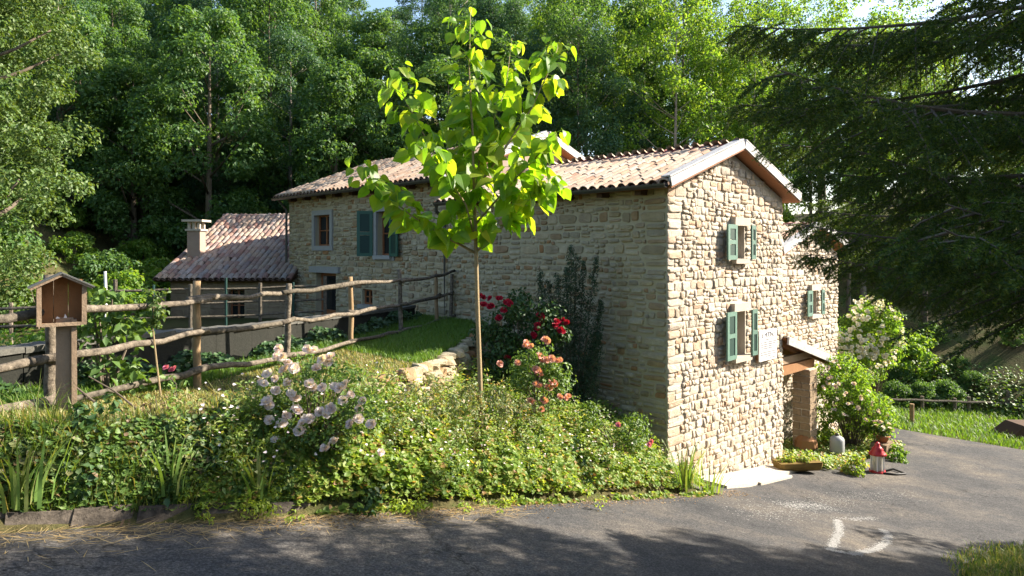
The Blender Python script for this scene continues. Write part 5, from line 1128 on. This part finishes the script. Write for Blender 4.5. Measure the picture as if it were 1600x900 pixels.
pot = empty('flower_pot', q + ZD * .42, 'terracotta pot of pale geraniums on the brown stone block', 'flower pot'); MB().lathe(q + ZD * .42, [(.13, 0), (.2, .14), (.23, .15), (.23, .2), (.19, .2), (.17, .15)], 16).build('pot', M['terracotta'], pot, True)
R = np.random.default_rng(91); cs = np.array([tuple(q + Vector((random.uniform(-.25, .25), random.uniform(-.2, .2), random.uniform(.62, .95)))) for _ in range(18)]); V, Fc = clump_leaves(R, cs, R.uniform(.07, .14, 18), 26, .09); link('foliage', npmesh('foliage', V, Fc, M['leaf_rose']), pot)
fm = rose_mesh(M['petal_white'], 5)
for k in range(9): m = Matrix.Scale(.13, 4); m.translation = q + Vector((random.uniform(-.35, .35), random.uniform(-.3, -.1), random.uniform(.7, 1.08))); link('flower', fm, pot, m)
for (x, y, sd, lab) in ((1337, 740, 92, 'small leafy rosette plant on the asphalt edge left of the lantern'), (1398, 718, 93, 'grassy tuft right of the stone block with the pot'), (1240, 690, 94, 'bright leafy plant between the gable corner and the porch pillar')):
    q = onroad(x, y); o = bush_proto('edging_plant', .38, .38, sd, M['leaf_cover'] if sd != 93 else M['lawn'], 16, 34, .09, (.08, .16)); o.location = q; tag(o, lab, 'plant')

# ================================================================== far rail fence and ramp
ff = empty('rail_fence', P(1500, 655, 30), 'thin two rail fence along the far lawn below the bare slope', 'fence'); DF = 30
fx = [(1380, 620, 652), (1441, 619, 655), (1492, 622, 655), (1514, 620, 657), (1575, 610, 655), (1640, 622, 660)]
FT = []
for i, (x, yt, yb) in enumerate(fx):
    q = P(x, yb, DF); q.z = gz(q.x, q.y); tz = P(x, yt, DF).z; FT.append((q, tz)); MB().tube([q - ZD * .2, Vector((q.x, q.y, tz))], .07, 7).build('post', M['log'], ff)
for (ya, yb) in ((623, 632), (642, 648)):
    pts3 = [P(1380 + 52 * k, ya + (yb - ya) * k / 5, DF - .1) for k in range(6)]
    for a_, b_ in zip(pts3, pts3[1:]): MB().tube([a_, (a_ + b_) / 2 - ZD * .03, b_], .05, 6).build('rail', M['log'], ff)
q = P(1425, 668, 26.6); q.z = gz(q.x, q.y); tag(MB().tube([q - ZD * .2, Vector((q.x, q.y, P(1425, 631, 26.6).z))], .085, 8).build('lone_post', M['post']), 'single sunlit wooden post on the far lawn', 'post')
q = onroad(1598, 684); rp = MB(); rp.add([q + XD * a_ + YD * b_ + ZD * c_ for a_, b_, c_ in ((-.45, 0, 0), (1.2, 0, 0), (1.2, 0, .4), (.1, 0, .4), (-.45, 1, 0), (1.2, 1, 0), (1.2, 1, .4), (.1, 1, .4))], [(0, 1, 2, 3), (7, 6, 5, 4), (0, 3, 7, 4), (3, 2, 6, 7), (1, 5, 6, 2)]); tag(rp.build('wooden_ramp', M['darkwood']), 'dark wooden ramp at the right edge of the lane', 'ramp')

# ---- chalk marks on the asphalt
def flecks(path, wid, n, R, dens=1.0):
    out = []
    pts3 = [onroad(x, y) for x, y in path]; ln_ = [0]
    for a_, b_ in zip(pts3, pts3[1:]): ln_.append(ln_[-1] + (b_ - a_).length)
    for _ in range(n):
        d = R.uniform(0, ln_[-1]); i = max(0, min(np.searchsorted(ln_, d) - 1, len(pts3) - 2)); a_, b_ = pts3[i], pts3[i + 1]; t_ = (d - ln_[i]) / max(1e-6, ln_[i + 1] - ln_[i]); c = a_.lerp(b_, t_); off = R.normal(size=2) * wid; c = c + Vector((off[0], off[1], 0)); s_, n_ = snof(c.x, c.y); c.z = float(road_z(s_)) + .017; out.append(c)
    return out
R = np.random.default_rng(99); cc_ = []
cc_ += flecks([(1308, 812), (1312, 830), (1303, 848), (1297, 860)], .035, 2300, R); cc_ += flecks([(1297, 860), (1330, 866), (1365, 860), (1385, 848), (1389, 838), (1380, 828)], .035, 2600, R); cc_ += flecks([(1310, 810), (1340, 812), (1362, 808)], .06, 300, R)
cc_ += flecks([(1170, 805), (1230, 795), (1290, 785), (1340, 778), (1420, 770)], .3, 1700, R); cc_ += flecks([(1480, 730), (1580, 728)], .3, 400, R); cc_ += flecks([(1225, 790), (1290, 790)], .14, 700, R)
vv = []; fs_ = []
for c in cc_:
    sz = R.uniform(.005, .018); an = R.uniform(0, 6.28); b = len(vv)
    for k in range(4): a_ = an + k * math.pi / 2; rr_ = sz * R.uniform(.6, 1.3); vv.append((c.x + rr_ * math.cos(a_), c.y + rr_ * math.sin(a_), c.z - .21 * UD.x * rr_ * math.cos(a_) * 1 - .21 * UD.y * rr_ * math.sin(a_)))
    fs_.append((b, b + 1, b + 2, b + 3))
tag(link('chalk_marks', npmesh('chalk_marks', vv, fs_, M['chalk'])), 'worn white chalk curve and scuffs on the asphalt', 'road marking', kind='stuff')

# ================================================================== spruce hanging in from the right
def needles(R, p0, p1, per_m, ln, wd):
    L_ = np.linalg.norm(p1 - p0); n = max(3, int(L_ * per_m)); t = R.uniform(0, 1, n)[:, None]; ax = (p1 - p0) / (L_ + 1e-9); b = p0 + (p1 - p0) * t
    d = unit(np.cross(ax[None], R.normal(size=(n, 3)))); d[:, 2] += .15; U = unit(d + ax * .75); S = unit(np.cross(U, R.normal(size=(n, 3)))); l = ln * R.uniform(.7, 1.15, (n, 1))
    return np.stack([b - S * wd, b + S * wd, b + U * l], 1).reshape(-1, 3)
def spruce_branch(seed, L_=4.6):
    R = np.random.default_rng(seed); rr = random.Random(seed); mb = MB(); nd = []
    def axis_pt(t): return Vector((L_ * t, .25 * math.sin(t * 2.2 + seed) * t, -1.0 * t + .9 * t ** 2.4))
    mb.tube([axis_pt(t) for t in np.linspace(0, 1, 10)], [.042 * (1 - .9 * t) for t in np.linspace(0, 1, 10)], 6)
    nd.append(needles(R, np.array(axis_pt(.55)), np.array(axis_pt(1)), 260, .026, .0022))
    k = 0; t = .1
    while t < .99:
        o = axis_pt(t); side = 1 if k % 2 else -1; ln_ = (.22 + .95 * math.sin(math.pi * min(1, (1 - t) * 1.05 + .06)) * (1 - .3 * t)) * rr.uniform(.65, 1.1); d = Vector((rr.uniform(.4, .85), side * 1, rr.uniform(-.5, .1))).normalized(); e = o + d * ln_ + ZD * (-.28 * ln_ * ln_)
        m_ = o.lerp(e, .5) + ZD * .03; mb.tube([o, m_, e], [.009, .006, .0025], 4, cap=False)
        nd.append(needles(R, np.array(o.lerp(m_, .3)), np.array(m_), 270, .03, .0042)); nd.append(needles(R, np.array(m_), np.array(e), 340, .03, .0046))
        q = .1
        while q < .98:
            a_ = (o.lerp(m_, q * 2) if q < .5 else m_.lerp(e, q * 2 - 1)); sl = (.09 + .2 * (1 - q)) * rr.uniform(.6, 1.25); s2 = rr.choice((-1, 1)); dd_ = (d * .5 + Vector((-d.y, d.x, 0)) * s2 * .6 + ZD * rr.uniform(-1.0, .1)).normalized(); bb = a_ + dd_ * sl
            nd.append(needles(R, np.array(a_), np.array(bb), 330, .03, .0046)); q += .07
        t += .017; k += 1
    return mb, np.concatenate(nd)
SPB = Vector((6.3, 5.6, 0)); SPB.z = gz(SPB.x, SPB.y)
spruce = empty('spruce_tree', SPB, 'large dark spruce whose drooping branches hang in from the upper right', 'tree')
MB().tube([SPB - ZD * .5, SPB + ZD * 5, SPB + ZD * 12, SPB + ZD * 17], [.36, .27, .13, .03], 14, .05).build('trunk', M['bark'], spruce, True)
bv = []
for i in range(5):
    mb, nv = spruce_branch(200 + i); k0 = len(mb.v); me = mb.mesh('branch', M['bark']); nm_ = npmesh('needles', nv, np.arange(len(nv)).reshape(-1, 3), M['needle']); bv.append((me, nm_))
rr = random.Random(8)
def add_branch(z, az, sc, pitch, vi):
    m = Matrix.Translation(Vector((SPB.x, SPB.y, z))) @ Matrix.Rotation(az, 4, 'Z') @ Matrix.Rotation(pitch, 4, 'Y') @ Matrix.Rotation(rr.uniform(-.25, .25), 4, 'X') @ Matrix.Scale(sc, 4)
    def left(mm):                                # how far the branch reaches across the garden, seen from the lane side
        w_ = -1e9
        for (a_, s_) in ((4.6, 0), (4.0, .7), (4.0, -.7), (3.0, 1.1), (3.0, -1.1), (2, 1.2), (2, -1.2)):
            for dz in (0, -.45):
                v = mm @ Vector((a_, s_, -1.0 * a_ / 4.6 + .9 * (a_ / 4.6) ** 2.4 + dz))
                if v.y > .6:
                    x, y = proj(v); w_ = max(w_, np.interp(y, [-200, 0, 120, 160, 215, 250, 300, 420, 450, 500, 540, 600, 700], [1070, 1115, 1150, 1160, 1095, 1150, 1225, 1225, 1215, 1370, 1490, 1750, 2400]) - x)
                else: w_ = max(w_, 0)
        return w_
    for _ in range(14):
        if left(m) <= 0: break
        m = m @ Matrix.Scale(.93, 4); sc *= .93
    if sc < .36: return
    b = link('branch', bv[vi][0], spruce, m); nn = bpy.data.objects.new('needles', bv[vi][1]); COL.objects.link(nn); nn.parent = b; nn['kind'] = 'stuff'
zz = -.25
while zz < 9.5:   # whorls
    nb = 6 if zz < 4 else 5; a0 = rr.uniform(0, 6.28); scz = min(1.0, max(.3, 1 - (zz - 2.3) / 8.5))
    for k in range(nb): add_branch(zz + rr.uniform(-.12, .12), a0 + k * 6.283 / nb + rr.uniform(-.15, .15), scz * rr.uniform(.85, 1.08), rr.uniform(-.05, .12), rr.randrange(5))
    zz += .33 if zz < 3.2 else .85
